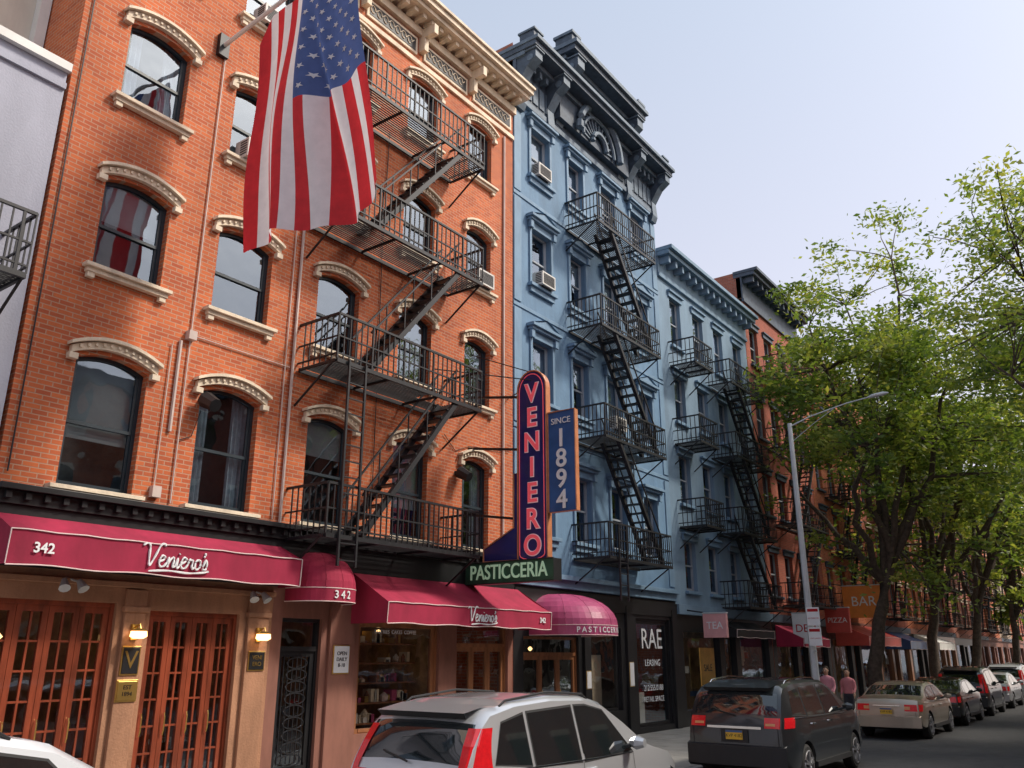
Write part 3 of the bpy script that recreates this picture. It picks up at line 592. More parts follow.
while X<170:
    w=random.uniform(7,8.5); h=random.choice([15.4,16.2,17,16.6]); k=ks[i%8]
    st=(h-1.6-4.2)/4
    rowbuilding('brick_apartment_building',X,X+w-.04,h,k,'cream' if i%3 else 'corn','corn' if i%2 else 'brown',cs(X,X+w,4),[(4.4+st*j,4.4+st*j+1.7) for j in range(4)],detail=X<60,shop=random.choice(['black','brown','wood2']))
    if X<110: fire_escape(X+1.6,X+5.2,[4.1+st*j for j in range(4)],sx=(X+2.4,X+4.6),dep=1,pitch=.25)
    X+=w; i+=1
X=-12; i=0
while X<110:
    w=random.uniform(9,12); h=random.choice([12.5,13.5,14.5]); B=top('brick_apartment_building',(X,-6.9,0)); mb=MB(); k=ks[(i*3)%8]
    mb.box(X,-18,0,X+w-.03,-6.9,h,k); mb.box(X,-6.898,h-.5,X+w-.05,-6.4,h+.1,'corn')
    for c_ in cs(X,X+w,4):
        for j in range(4): z=1+3*j+.3; mb.box(c_[0],-6.898,z,c_[1],-6.86,z+1.7,'cglass'); mb.box(c_[0]-.1,-6.897,z+1.702,c_[1]+.1,-6.8,z+1.9,'cream'); mb.box(c_[0]-.1,-6.897,z-.12,c_[1]+.1,-6.8,z-.002,'cream')
    mb.done('walls',B); X+=w; i+=1
def boxsign(x0,x1,y0,y1,z0,z1,k,name='shop_sign',txt=None,tk='signwhite',ts=.2):
    e=top(name,(x0,y0,z0)); mb=MB(); mb.box(x0,y0,z0,x1,y1,z1,k); mb.box(x0-.015,y0-.015,z1,x1+.015,y1+.015,z1+.04,'steel'); mb.bar(((x0+x1)/2,y1,z1+.05),((x0+x1)/2,D,z1+.15),.04,'iron'); mb.done('sign_box',e,bevel=.01)
    if txt: text(txt,ts,(x0-.006,(y0+y1)/2,(z0+z1)/2),(0,-1,0),FZ,tk,e,ext=.003)
boxsign(25.2,25.35,10.4,11.15,2.7,3.4,'signpink',txt='TEA',ts=.3)
boxsign(33.3,33.45,10.1,11.1,2.6,3.7,'signwhite',txt='DELI',tk='fred',ts=.4)
boxsign(41.2,41.4,9.5,11.3,3.8,5.2,'signor',txt='BAR',ts=.6)
boxsign(38.2,38.4,10.3,11.3,3.1,4.1,'signred',txt='PIZZA',ts=.3)
awning(33.2,36.5,3.3,D-1.1,2.8,2.5,'awn',[('WINE BAR',34.8,.22)]) 
awning(41,47,3.6,D-1.5,3.0,2.6,'signred',[]); awning(50,54,3.4,D-1.3,2.9,2.5,'signblue2',[]); awning(57,62,3.4,D-1.4,2.9,2.5,'white',[]); awning(27.5,31,3.3,D-.8,3.0,2.75,'black',[])
wallsign(26.2,27.3,1.2,2.4,'brass','SALE',.3,'black',name='window_poster',y=D-.01)
# ------------------------------------------------------------------ neon blade sign
S=top('neon_blade_sign',(14.5,D,4)); xs=14.42; xe=14.58
def blade(outline,k,ke,xa=xs,xb=xe,name='panel',rim=.018):
    mb=MB(); 
    for x,rev in ((xa,0),(xb,1)): mb.poly([(x,y,z) for y,z in (outline if rev else outline[::-1])],k)
    n=len(outline)
    for i in range(n): (a,b),(c_,d_)=outline[i],outline[(i+1)%n]; mb.poly([(xa,a,b),(xa,c_,d_),(xb,c_,d_),(xb,a,b)],ke)
    mb.tube([(xa-.012,y,z) for y,z in outline+[outline[0]]],rim,ke,5); mb.done(name,S)
yc=10.0; rr=.37
ov=[(yc+rr*math.cos(t),7.72+rr*math.sin(t)*1.1) for t in np.linspace(0,math.pi,13)]+[(yc-rr*math.cos(t),4.1-rr*math.sin(t)*.3) for t in np.linspace(0,math.pi,9)]
blade(ov,'signblue','orange')
ov2=[(yc+(y-yc)*.84,5.9+(z-5.9)*.965) for y,z in ov]; mb=MB(); mb.tube([(xs-.03,y,z) for y,z in ov2+[ov2[0]]],.011,'neonp',5); mb.done('neon_border',S)
for i,ch in enumerate('VENIERO'): 
    z=7.60-i*.545; 
    text(ch,.58,(xs-.008,yc,z),(0,-1,0),FZ,'neonw',S,ext=.006,bold=.026,sx=.92); text(ch,.58,(xs-.02,yc,z),(0,-1,0),FZ,'neonp',S,ext=.015,bold=.008,sx=.92); text(ch,.58,(xe+.02,yc,z),(0,1,0),FZ,'neonp',S,ext=.015,bold=.012,sx=.92)
blade([(9.6,7.1),(8.93,7.1),(8.93,4.98),(9.6,4.98)],'signblue2','orange',xs+.02,xe-.02)
text('SINCE',.18,(xs+.0,9.27,6.88),(0,-1,0),FZ,'signwhite',S,ext=.008)
for i,ch in enumerate('1894'): text(ch,.54,(xs+.0,9.27,6.5-i*.43),(0,-1,0),FZ,'signwhite',S,ext=.01,bold=.008)
blade([(11.72,4.06),(9.45,4.06),(9.45,3.62),(11.72,3.62)],'green','black',xs-.06,xe+.06,rim=.012)
text('PASTICCERIA',.42,(xs-.08,10.59,3.84),(0,-1,0),FZ,'neong',S,ext=.01,spacing=1.0,sx=.80,bold=.004)
blade([(11.3,4.08),(10.38,4.08),(10.38,5.9),(10.5,5.9),(10.5,4.75),(11.0,4.5),(11.3,4.35)],'signblue','orange',xs+.03,xe-.03)
mb=MB(); 
for z,y2 in ((7.6,9.7),(6.4,9.6),(4.9,9.6)): mb.bar((14.5,D,z+.25),(14.5,y2+.6,z),.05,'iron')
mb.bar((14.5,D,8.9),(14.5,10.0,8.1),.02,'iron'); mb.bar((16.0,D,8.2),(14.5,9.9,7.9),.02,'iron'); mb.bar((13.2,D,8.2),(14.5,9.9,7.9),.02,'iron'); mb.done('brackets',S)
# ------------------------------------------------------------------ flag
Fg=top('american_flag',(7.2,D,12.9)); mb=MB(); mb.tube([(7.2,D,12.72),(7.2,7.4,13.15)],[.04,.03],'white',8); mb.box(7.1,D-.1,12.5,7.3,D-.001,12.95,'iron'); mb.tube([(7.2,7.4,13.1),(7.2,7.33,13.16),(7.2,7.24,13.16)],[.03,.07,.02],'brass',8); mb.done('flagpole',Fg)
def S_(u,v):
    yt=10.66-2.30*u; yb=10.46-3.2*u
    s=v**1.25; y=yt+(yb-yt)*s; 
    zt=12.78+.09*u-.55*max(0,1-u/.10)**1.5; zb=8.15-.05*u+.07*math.sin(u*8+1)
    z=zt+(zb-zt)*v
    A=.06+.15*v; ph=1.2*v+.5*math.sin(2.2*v)
    x=7.2+A*math.sin(u*8.5+ph)+.40*A*math.sin(u*19-2.4*v+.6)+.05*math.sin(v*7+u*3)-.15*v
    g_=math.exp(-((u-.56-.12*v)/.06)**2)*min(1,v*2.2); x+=.30*g_; y+=.10*v*math.sin(u*8.5+1.2+ph)-.10*g_
    return Vector((x,y,z))
nu,nv=13*8,80; mb=MB(); VC=.5
for j in range(nv+1):
    for i in range(nu+1): mb.v.append(tuple(S_(i/nu,j/nv)))
kr,kw,kb=mb.mi('fred'),mb.mi('fwhite'),mb.mi('fblue')
for j in range(nv):
    for i in range(nu):
        u=(i+.5)/nu; v=(j+.5)/nv; q=j*(nu+1)+i; mb.f.append((q,q+1,q+nu+2,q+nu+1))
        mb.m.append(kb if (u>6/13 and v<VC) else (kr if int(u*13)%2==0 else kw))
mb.done('flag_cloth',Fg,smooth=180)
mb=MB()
for r in range(9):
    for c_ in range(6 if r%2==0 else 5):
        u0=6/13+(7/13)*((r+1)/10); v0=VC*((c_*2+1+(r%2))/12)
        for sg in (1,-1):
            e_=1e-3; n=(S_(u0+e_,v0)-S_(u0-e_,v0)).cross(S_(u0,v0+e_)-S_(u0,v0-e_)).normalized()*.008*sg
            P=[]
            for k in range(10):
                a=k*math.pi/5; r_=.066 if k%2==0 else .027
                p=S_(min(1,max(0,u0+r_*math.sin(a)/2.5)),max(0,v0+r_*math.cos(a)/4.8))+n; P.append(p)
            mb.poly(P,'fwhite')
mb.done('stars',Fg)
# ------------------------------------------------------------------ street lamp + signs
e=top('street_lamp',(25.4,7.95,.15)); mb=MB()
mb.tube([(25.4,7.95,.15),(25.4,7.95,.5),(25.4,7.95,.55),(25.4,7.95,1.2)],[.2,.19,.12,.11],'steel',8); mb.tube([(25.4,7.95,1.2),(25.4,7.95,9.0)],[.105,.065],'steel',8)
mb.tube([(25.4,7.95,8.9),(25.4,7.3,9.12),(25.4,6.2,9.35),(25.4,5.3,9.45)],[.024,.02,.018,.016],'steel',8); mb.tube([(25.4,7.95,8.4),(25.4,7.2,8.9),(25.4,6.6,9.24)],.010,'steel',6)
mb.tube([(25.4,5.6,9.42),(25.4,5.45,9.44),(25.4,5.15,9.46),(25.4,5.0,9.46)],[.02,.055,.065,.02],'steel',10)
mb.done('pole_and_arm',e,smooth=35)
e=top('parking_sign',(25.4,7.8,3)); mb=MB(); mb.box(25.25,7.62,3.0,25.262,7.98,3.5,'signwhite'); mb.box(25.25,7.62,2.45,25.262,7.98,2.95,'signwhite'); mb.box(25.246,7.65,3.38,25.249,7.95,3.46,'fred'); mb.box(25.246,7.65,2.83,25.249,7.95,2.91,'fred'); mb.bar((25.262,7.8,2.3),(25.3,7.9,2.3),.03,'steel'); mb.done('plates',e)
text('NO PARKING',.05,(25.246,7.8,3.2),(0,-1,0),FZ,'fred',e,ext=.001); text('STREET CLEANING',.035,(25.246,7.8,2.65),(0,-1,0),FZ,'fred',e,ext=.001)
# ------------------------------------------------------------------ trees
m,nt,b=new('leaves'); M['leaf']=m
geo=nt.nodes.new('ShaderNodeNewGeometry'); tc=nt.nodes.new('ShaderNodeTexCoord'); n=nt.nodes.new('ShaderNodeTexNoise'); n.inputs['Scale'].default_value=.55; n.inputs['Detail'].default_value=4; L(nt,tc.outputs['Object'],n.inputs['Vector'])
mr=nt.nodes.new('ShaderNodeMapRange'); mr.inputs[1].default_value=.3; mr.inputs[2].default_value=.7; mr.inputs[3].default_value=-.1; mr.inputs[4].default_value=.62; L(nt,n.outputs['Fac'],mr.inputs[0])
ad=nt.nodes.new('ShaderNodeMath'); ad.operation='MULTIPLY_ADD'; ad.inputs[1].default_value=.5; L(nt,geo.outputs['Random Per Island'],ad.inputs[0]); L(nt,mr.outputs[0],ad.inputs[2])
cr=nt.nodes.new('ShaderNodeValToRGB'); cr.color_ramp.elements[0].position=.05; cr.color_ramp.elements[0].color=(.055,.105,.025,1); cr.color_ramp.elements[1].position=.95; cr.color_ramp.elements[1].color=(.40,.40,.09,1)
em=cr.color_ramp.elements.new(.5); em.color=(.165,.235,.045,1); L(nt,ad.outputs[0],cr.inputs[0]); L(nt,cr.outputs[0],b.inputs['Base Color']); b.inputs['Roughness'].default_value=.55
tl=nt.nodes.new('ShaderNodeBsdfTranslucent'); ms=nt.nodes.new('ShaderNodeMixShader'); ms.inputs[0].default_value=.45; g2=nt.nodes.new('ShaderNodeVectorMath'); g2.operation='MULTIPLY'; g2.inputs[1].default_value=(1.5,1.5,.8); L(nt,cr.outputs[0],g2.inputs[0]); L(nt,g2.outputs[0],tl.inputs['Color'])
L(nt,b.outputs[0],ms.inputs[1]); L(nt,tl.outputs[0],ms.inputs[2]); L(nt,ms.outputs[0],nt.nodes['Material Output'].inputs[0])
def tree(base,fork,cc,rad,ncl=230,nleaf=170,r0=.24,leaf=.12,name='street_tree',seed=1,cs_=.55,thr=-.75):
    R=random.Random(seed); G=np.random.default_rng(seed)
    e=top(name,base); mb=MB(); base=Vector(base); fork=Vector(fork); cc=Vector(cc)
    def curve(a,b_,w,n=6):
        a=Vector(a);b_=Vector(b_);o=Vector((R.uniform(-w,w),R.uniform(-w,w),R.uniform(-w*.2,w*.6)))
        return [a.lerp(b_,t)+o*math.sin(math.pi*t)+Vector((R.uniform(-1,1),R.uniform(-1,1),R.uniform(-.5,.5)))*w*.18*(0<t<1) for t in [i/n for i in range(n+1)]]
    tp=curve(base,fork,.35,7); mb.tube([base-Vector((0,0,.05)),*tp],[r0*1.5]+[r0*(1.15-.4*i/7) for i in range(8)],'bark',10)
    limbs=[]
    for i in range(9):
        a=i*2.4+R.uniform(-.4,.4); el=R.uniform(.0,1.0); rr_=.72
        t=cc+Vector((rad[0]*rr_*math.cos(a)*(1-el*.5),rad[1]*rr_*math.sin(a)*(1-el*.5),rad[2]*(-.35+el*1.15)))
        st=tp[-1] if i<4 else tp[-2]; c_=curve(st,t,.9,9); rs=[r0*.6*(1-.8*k/9) for k in range(10)]; mb.tube(c_,rs,'bark',7); limbs+= [(p,rs[k]) for k,p in enumerate(c_) if k>1]
    LP=np.array([tuple(p) for p,_ in limbs])
    cen=[]
    while len(cen)<ncl:
        d=G.normal(size=3); d/=np.linalg.norm(d); r_=G.uniform(.2,1)**.45
        lump=1+.22*math.sin(d[0]*5+seed)+.18*math.sin(d[1]*6+2*seed)+.15*math.sin(d[2]*7+seed)
        p=np.array(cc)+d*np.array(rad)*r_*lump*.88
        if math.sin(p[0]*1.3+seed)+math.sin(p[1]*1.5)+math.sin(p[2]*1.4+seed*2)<thr: continue
        if p[2]<cc[2]-rad[2]*.35 and G.random()<.5: continue
        cen.append(p)
    for p in cen:
        dd=np.linalg.norm(LP-p,axis=1)+.6*np.maximum(0,LP[:,2]-p[2]); k=int(dd.argmin()); r1=min(limbs[k][1]*.6,.05)
        c_=curve(LP[k],p,.22,4); mb.tube(c_,[r1*(1-.75*q/4)+.006 for q in range(5)],'bark',4,False)
    mb.done('trunk_and_branches',e,smooth=60)
    cen=np.array(cen); N=ncl*nleaf
    idx=np.repeat(np.arange(ncl),nleaf); sc=G.uniform(.45,1.35,ncl)[idx][:,None]
    pos=cen[idx]+G.normal(size=(N,3))*np.array([cs_,cs_,cs_*.45])*sc
    pos[:,2]-=.14*((pos[:,0]-cen[idx][:,0])**2+(pos[:,1]-cen[idx][:,1])**2)
    a=G.normal(size=(N,3)); a[:,2]*=.5; a/=np.linalg.norm(a,axis=1)[:,None]; q=G.normal(size=(N,3)); b_=np.cross(a,q); b_/=np.linalg.norm(b_,axis=1)[:,None]
    s=leaf*G.uniform(.5,1.25,(N,1)); V=np.empty((N,4,3)); V[:,0]=pos-a*s; V[:,1]=pos+b_*s*.45; V[:,2]=pos+a*s; V[:,3]=pos-b_*s*.45
    me=bpy.data.meshes.new('foliage'); me.vertices.add(N*4); me.vertices.foreach_set('co',V.ravel()); me.loops.add(N*4); me.loops.foreach_set('vertex_index',np.arange(N*4,dtype=np.int32)); me.polygons.add(N); me.polygons.foreach_set('loop_start',np.arange(0,N*4,4,dtype=np.int32)); me.update(calc_edges=True); me.validate()
    me.materials.append(M['leaf']); o=bpy.data.objects.new('foliage',me); col.objects.link(o); par(o,e)
tree((33.4,8.35,.15),(33.9,7.4,5.4),(33.2,7.2,11.3),(5.3,5.3,6.9),ncl=240,nleaf=125,seed=1,leaf=.125)
tree((44.2,8.35,.15),(44.6,7.9,5.2),(45.0,6.6,11.5),(5,5.2,6.8),ncl=170,nleaf=120,seed=2,leaf=.15)
tree((54,8.35,.15),(54.6,7.6,5),(55,6.5,11.5),(5.5,5.5,7),ncl=130,nleaf=110,seed=3,leaf=.18)
tree((68,8.35,.15),(68,7.6,5),(69,6.5,11),(6,5.5,6.5),ncl=90,nleaf=100,seed=4,leaf=.24)
tree((84,8.35,.15),(84,7.6,5),(86,6.5,10),(7,5.5,6.5),ncl=90,nleaf=90,seed=5,leaf=.3)
tree((27.0,-3.1,.15),(27.3,-2.2,5.2),(28.6,.1,11.3),(5.2,5.0,5.9),ncl=210,nleaf=130,seed=6,leaf=.10)
tree((39,-3.1,.15),(39.2,-2.3,5.2),(40,-.6,11.6),(5.5,5,6),ncl=140,nleaf=100,seed=8,leaf=.16)
# ------------------------------------------------------------------ cars
def paintm(name,c,metal=.35,rough=.3): return pm(name,c,rough,metal,var=.03,scale=1,coat=1)
P_=dict(
 suv=dict(L=4.6,W=1.83,H=1.77,belt=1.07,prof=[(0,.95),(.05,1.14),(.16,1.34),(.30,1.54),(.46,1.66),(.9,1.735),(1.6,1.77),(2.3,1.745),(2.7,1.66),(3.1,1.44),(3.55,1.15),(3.75,1.09),(4.2,1.0),(4.47,.85),(4.6,.6)],rg=(.07,.30),ws=(2.75,3.5),
   win=[[(.42,1.17),(1.02,1.11),(1.02,1.60),(.62,1.53)],[(1.10,1.10),(1.98,1.07),(1.98,1.63),(1.10,1.605)],[(2.06,1.07),(3.16,1.09),(2.66,1.56),(2.3,1.63),(2.06,1.635)]],wh=(.85,3.62)),
 big=dict(L=5.0,W=1.96,H=1.77,belt=1.10,prof=[(0,.98),(.05,1.15),(.14,1.34),(.27,1.55),(.42,1.67),(.9,1.745),(2.0,1.77),(2.8,1.73),(3.1,1.62),(3.45,1.42),(3.85,1.19),(4.05,1.13),(4.6,1.06),(4.88,.9),(5,.6)],rg=(.07,.28),ws=(3.05,3.78),
   win=[[(.45,1.2),(1.15,1.16),(1.15,1.62),(.65,1.57)],[(1.23,1.15),(2.2,1.13),(2.2,1.65),(1.23,1.63)],[(2.28,1.13),(3.45,1.15),(3.0,1.56),(2.7,1.64),(2.28,1.655)]],wh=(.95,3.95)),
 sedan=dict(L=4.8,W=1.83,H=1.46,belt=.93,prof=[(0,.72),(.03,.92),(.12,1.03),(.55,1.07),(.8,1.11),(1.05,1.23),(1.4,1.37),(1.8,1.43),(2.3,1.46),(2.8,1.43),(3.1,1.32),(3.55,1.08),(3.8,.98),(4.4,.88),(4.68,.75),(4.8,.5)],rg=(.82,1.38),ws=(2.9,3.6),
   win=[[(1.05,1.03),(1.35,1.0),(1.35,1.27),(1.28,1.25)],[(1.41,.99),(2.25,.97),(2.25,1.345),(1.75,1.335),(1.41,1.26)],[(2.33,.97),(3.32,.98),(2.95,1.22),(2.7,1.32),(2.33,1.35)]],wh=(.95,3.8)))
def car(kind,X,Y,paint,plate=True,name='parked_car',sc=1):
    p=P_[kind]; Lc,W,H,belt=p['L'],p['W'],p['H'],p['belt']; e=top(name,(X,Y,0)); prof=p['prof']; px=[a for a,_ in prof]; pz=[b_ for _,b_ in prof]
    zt=lambda x: float(np.interp(x,px,pz))
    def hw(x):
        w=W/2
        if x<.5: w*=1-.11*(1-x/.5)**2
        if x>Lc-.9: w*=1-.17*((x-Lc+.9)/.9)**2
        return w
    def ys(x,z): 
        w=hw(x)
        if z<=.5: return w
        if z<=belt: return w*(1-.045*((z-.5)/(belt-.5))**2)
        return w*(.955-.20*(z-belt)/(H-belt))
    st=sorted({0.0,.015,.04,*px,*p['rg'],*p['ws'],*np.arange(.1,Lc,.12).tolist(),Lc-.02,Lc}); st=[s for i,s in enumerate(st) if i==0 or s-st[i-1]>.012]; 
    mb=MB(); zb0=.26; rings=[]
    for x in st:
        z1=zt(x); w=hw(x); zb=min(belt,z1-.03); t=max(0,(z1-belt)/(H-belt)); zr=z1-.05*t-.012; zbot=zb0+ (.12*(1-x/.4)**2 if x<.4 else 0)+(.12*((x-Lc+.5)/.5)**2 if x>Lc-.5 else 0)
        h=[(0,zbot),(w*.82,zbot),(w*.96,zbot+.07),(ys(x,.5)*.995,.45),(w*1.0,.5+.25*(zb-.5)),(ys(x,.5+.75*(zb-.5)),.5+.75*(zb-.5)),(ys(x,zb),zb)]
        ye=ys(x,zr) if zr>zb else ys(x,zb)*.985
        h+= [((ys(x,zb)+ye)/2,(zb+max(zr,zb+.005))/2),(ye,max(zr,zb+.008)),(ye-.07,z1-.006),(ye*.5,z1+.01),(0,z1+.016)]
        rings.append([(x,y,z) for y,z in h]+[(x,-y,z) for y,z in h[-2:0:-1]])
    n=len(rings[0]); 
    for r in rings: mb.v+=r
    for i in range(len(rings)-1):
        xm=(st[i]+st[i+1])/2
        for j in range(n):
            j2=(j+1)%n; mb.f.append((i*n+j,i*n+j2,(i+1)*n+j2,(i+1)*n+j))
            jj=j if j<11 else n-1-j
            k='paint'
            if jj in (9,10) and (p['rg'][0]<xm<p['rg'][1] or p['ws'][0]<xm<p['ws'][1]): k='cglass'
            elif jj<=1: k='plast'
            mb.m.append(mb.mi(paint if k=='paint' else k))
    mb.f.append(tuple(range(n))[::-1]); mb.m.append(mb.mi(paint)); mb.f.append(tuple((len(rings)-1)*n+j for j in range(n))); mb.m.append(mb.mi(paint))
    body=mb.done('body',e); bm=bmesh.new(); bm.from_mesh(body.data); bmesh.ops.recalc_face_normals(bm,faces=bm.faces); bm.to_mesh(body.data); bm.free()
    cut=MB(); 
    for wx in p['wh']:
        for s in (1,-1): cut.tube([(wx,s*(W/2+.1),.34),(wx,s*(W/2-.27),.34)],.40,'plast',28)
    co=cut.done('cut'); bm=bmesh.new(); bm.from_mesh(co.data); bmesh.ops.recalc_face_normals(bm,faces=bm.faces); bm.to_mesh(co.data); bm.free()
    md=body.modifiers.new('b','BOOLEAN'); md.object=co; md.operation='DIFFERENCE'; md.solver='EXACT'
    try: md.material_mode='TRANSFER'
    except Exception: pass
    bpy.context.view_layer.update()
    nm=bpy.data.meshes.new_from_object(body.evaluated_get(bpy.context.evaluated_depsgraph_get())); body.modifiers.clear(); body.data=nm; bpy.data.objects.remove(co)
    nm.polygons.foreach_set('use_smooth',[True]*len(nm.polygons)); nm.set_sharp_from_angle(angle=math.radians(32))
    d=MB()
    off=.006
    for poly in p['win']:
        for s in (1,-1):
            c_=(sum(q[0] for q in poly)/len(poly),sum(q[1] for q in poly)/len(poly))
            big=[(c_[0]+(q[0]-c_[0])*1.05,c_[1]+(q[1]-c_[1])*1.09) for q in poly]
            d.poly([(x,s*(ys(x,z)+off*.5),z) for x,z in big],'plast'); d.poly([(x,s*(ys(x,z)+off),z) for x,z in poly],'cglass')
    for s in (1,-1):
        for x in (p['win'][1][0][0]-.04,p['win'][2][0][0]-.04,p['win'][2][1][0]+.02):
            zz=np.linspace(.42,belt,7); 
            for i in range(6): d.poly([(x-.004,s*(ys(x,zz[i])+.004),zz[i]),(x+.004,s*(ys(x,zz[i])+.004),zz[i]),(x+.004,s*(ys(x,zz[i+1])+.004),zz[i+1]),(x-.004,s*(ys(x,zz[i+1])+.004),zz[i+1])],'plast')
        for x in (p['win'][2][0][0]+.02,p['win'][1][0][0]+.05):
            z=belt-.1; y=ys(x,z); d.tube([(x,s*(y-.01),z),(x+.03,s*(y+.03),z),(x+.17,s*(y+.03),z),(x+.2,s*(y-.01),z)],.014,'chrome' if kind=='big' else paint,6)
        d.box(p['wh'][0]+.42,s*(W/2-.06),.27,p['wh'][1]-.42,s*(W/2+.012),.36,'plast')
        xa_,xb_=p['win'][0][0][0],p['win'][2][1][0]; d.tube([(x,s*(ys(x,belt+.0)+.006),belt+.0-.005+.04*((xb_-x)/(xb_-xa_))**2) for x in np.linspace(xa_,xb_,10)],.006,'chrome',5)
        xm=p['win'][2][1][0]-.12; z=belt+.06; y=ys(xm,z); d.tube([(xm,s*(y-.02),z),(xm+.02,s*(y+.06),z+.02)],.025,'plast',6); d.tube([(xm+.06,s*(y+.05),z+.05),(xm+.04,s*(y+.14),z+.05),(xm+.04,s*(y+.24),z+.05)],[.05,.085,.05],paint,8)
        if kind!='sedan':
            yr=s*(ys(1,H)-.03); d.tube([(.7,yr,zt(.7)-.015),(.8,yr,zt(.8)+.02),(1.6,yr,H+.03),(2.35,yr,zt(2.35)+.02),(2.45,yr,zt(2.45)-.015)],.013,'chrome' if kind=='big' else 'plast',6)
    def xr(z):
        for i in range(len(prof)-1):
            if prof[i][1]<=z<=prof[i+1][1]: return prof[i][0]+(prof[i+1][0]-prof[i][0])*(z-prof[i][1])/(prof[i+1][1]-prof[i][1])
        return 0
    # lamp patches follow the body: a strip over the rear face that wraps round the corner
    def lamp(ya,z0,z1,xs_,k='tail',n=8,taper=0):
        for s in (1,-1):
            for i in range(n):
                z_=[z0+(z1-z0)*i/n,z0+(z1-z0)*(i+1)/n]; R=[]
                for z in z_:
                    t=(z-z0)/(z1-z0); x0_=xr(z); xe_=xs_(t) ; pts=[(x0_-.012,s*(ya+taper*t),z)]
                    yc_=ys(x0_,z); pts.append((x0_-.010,s*(yc_-.03),z)); 
                    for q in range(1,5):
                        xx=x0_+(xe_-x0_)*q/4; pts.append((xx,s*(ys(xx,z)+.008),z))
                    R.append(pts)
                for j in range(len(R[0])-1): d.poly([R[0][j],R[0][j+1],R[1][j+1],R[1][j]],k)
    def rear(ya,yb,z0,z1,k,o_=.018):
        for s in (1,-1): d.poly([(xr(z0)-o_,s*ya,z0),(xr(z0)-o_,s*yb,z0),(xr(z1)-o_,s*yb,z1),(xr(z1)-o_,s*ya,z1)],k)
    w=W/2
    for s in (1,-1): d.bar((-.006,s*w*.80,.62 if kind!='sedan' else .6),(-.006,s*w*.80,prof[0][1]),.008,'plast')
    if kind=='suv':
        lamp(w*.60,.84,1.08,lambda t:.26+.10*t); lamp(w*.74,1.08,1.50,lambda t:.36-.02*t+.12*t*t,taper=-.06)
        rear(w*.62,w*.78,.90,1.0,'amber'); d.box(-.03,-.42,1.02,-.005,.42,1.06,'chrome')
    elif kind=='big':
        lamp(w*.56,.98,1.15,lambda t:.40+.10*t); rear(w*.58,w*.76,1.02,1.06,'amber'); d.box(-.035,-.5,.96,-.012,.5,1.0,'chrome')
    else:
        lamp(w*.5,.74,.91,lambda t:.22+.10*t); rear(w*.5,w*.66,.78,.86,'amber'); d.box(-.03,-.35,.86,-.012,.35,.89,'chrome')
    bz=(.36,.68) if kind!='sedan' else (.32,.60)
    for i in range(8):
        a=-w*.93+2*w*.93*i/8; b_=-w*.93+2*w*.93*(i+1)/8; fa=.10*(1-(abs(a)/w)**3); fb=.10*(1-(abs(b_)/w)**3)
        kk=paint if kind!='big' else 'plast'
        d.poly([(-fa,a,bz[0]),(-fb,b_,bz[0]),(-fb,b_,bz[1]),(-fa,a,bz[1])],kk); d.poly([(-fa,a,bz[1]),(-fb,b_,bz[1]),(.06,b_,bz[1]+.03),(.06,a,bz[1]+.03)],kk); d.poly([(-fa,a,bz[0]),(.06,a,bz[0]-.05),(.06,b_,bz[0]-.05),(-fb,b_,bz[0])],'plast')
    zp=.78 if kind!='sedan' else .66; xp=-.03 if kind!='sedan' else -.115
    d.box(xp-.012,-.155,zp,xp,.155,zp+.15,'plate'); d.box(xp-.014,-.155,zp+.115,xp-.0125,.155,zp+.15,'signblue2')
    if kind!='sedan': 
        d.bar((.02,-.02,1.18),(.09,.38,1.26),.016,'plast'); d.box(xp+.005,-.25,zp-.05,-.004,.25,zp+.175,'plast')
        # roof spoiler
        d.poly([(.20,-w*.66,H-.13),(.20,w*.66,H-.13),(.60,w*.66,zt(.6)+.02),(.60,-w*.66,zt(.6)+.02)],paint); d.poly([(.20,-w*.66,H-.13),(.20,w*.66,H-.13),(.26,w*.64,H-.19),(.26,-w*.64,H-.19)],'plast')
    for s in (1,-1): d.poly([(Lc-.42,s*(ys(Lc-.42,.7)+.008),.82),(Lc-.15,s*(ys(Lc-.15,.7)+.008),.74),(Lc-.15,s*(ys(Lc-.15,.7)+.008),.62),(Lc-.36,s*(ys(Lc-.36,.7)+.008),.68)],'chrome')
    for wx in p['wh']:
        for s in (1,-1):
            yo=s*(W/2-.02); yi=s*(W/2-.24)
            d.tube([(wx,yi,.34),(wx,yi+s*.02,.34),(wx,yo-s*.03,.34),(wx,yo,.34)],[.30,.34,.34,.30],'tyre',28)
            d.tube([(wx,yo+s*.001,.34),(wx,yo+s*.004,.34)],[.235,.235],'plast',28)
            for q in range(5):
                for dq in (-.13,.13):
                    a=q*2*math.pi/5+.3; d.bar((wx+.04*math.cos(a),yo+s*.014,.34+.04*math.sin(a)),(wx+.225*math.cos(a+dq),yo+s*.010,.34+.225*math.sin(a+dq)),.035,'rim')
            d.tube([(wx+.228*math.cos(t),yo+s*.006,.34+.228*math.sin(t)) for t in np.linspace(0,2*math.pi,29)],.014,'rim',5,False); d.tube([(wx,yo+s*.004,.34),(wx,yo+s*.024,.34)],.05,'rim',10)
    dd=d.done('glass_lights_and_wheels',e,smooth=35)
    t=text('KVP 4182',.075,(xp-.013,0,zp+.062),(0,-1,0),FZ,'black',None,'plate_number',ext=.001)
    t.parent=e
    for o in (body,dd): o.matrix_parent_inverse=Matrix()
    t.matrix_parent_inverse=Matrix()
    return e
M['silver']=paintm('silver_paint',(.62,.64,.67),.55,.3); M['darkp']=paintm('graphite_paint',(.03,.036,.042),.5); M['beigep']=paintm('champagne_paint',(.46,.39,.31),.5); M['blk']=paintm('black_car_paint',(.012,.012,.014)); M['whitep']=paintm('white_car_paint',(.72,.75,.79),0)
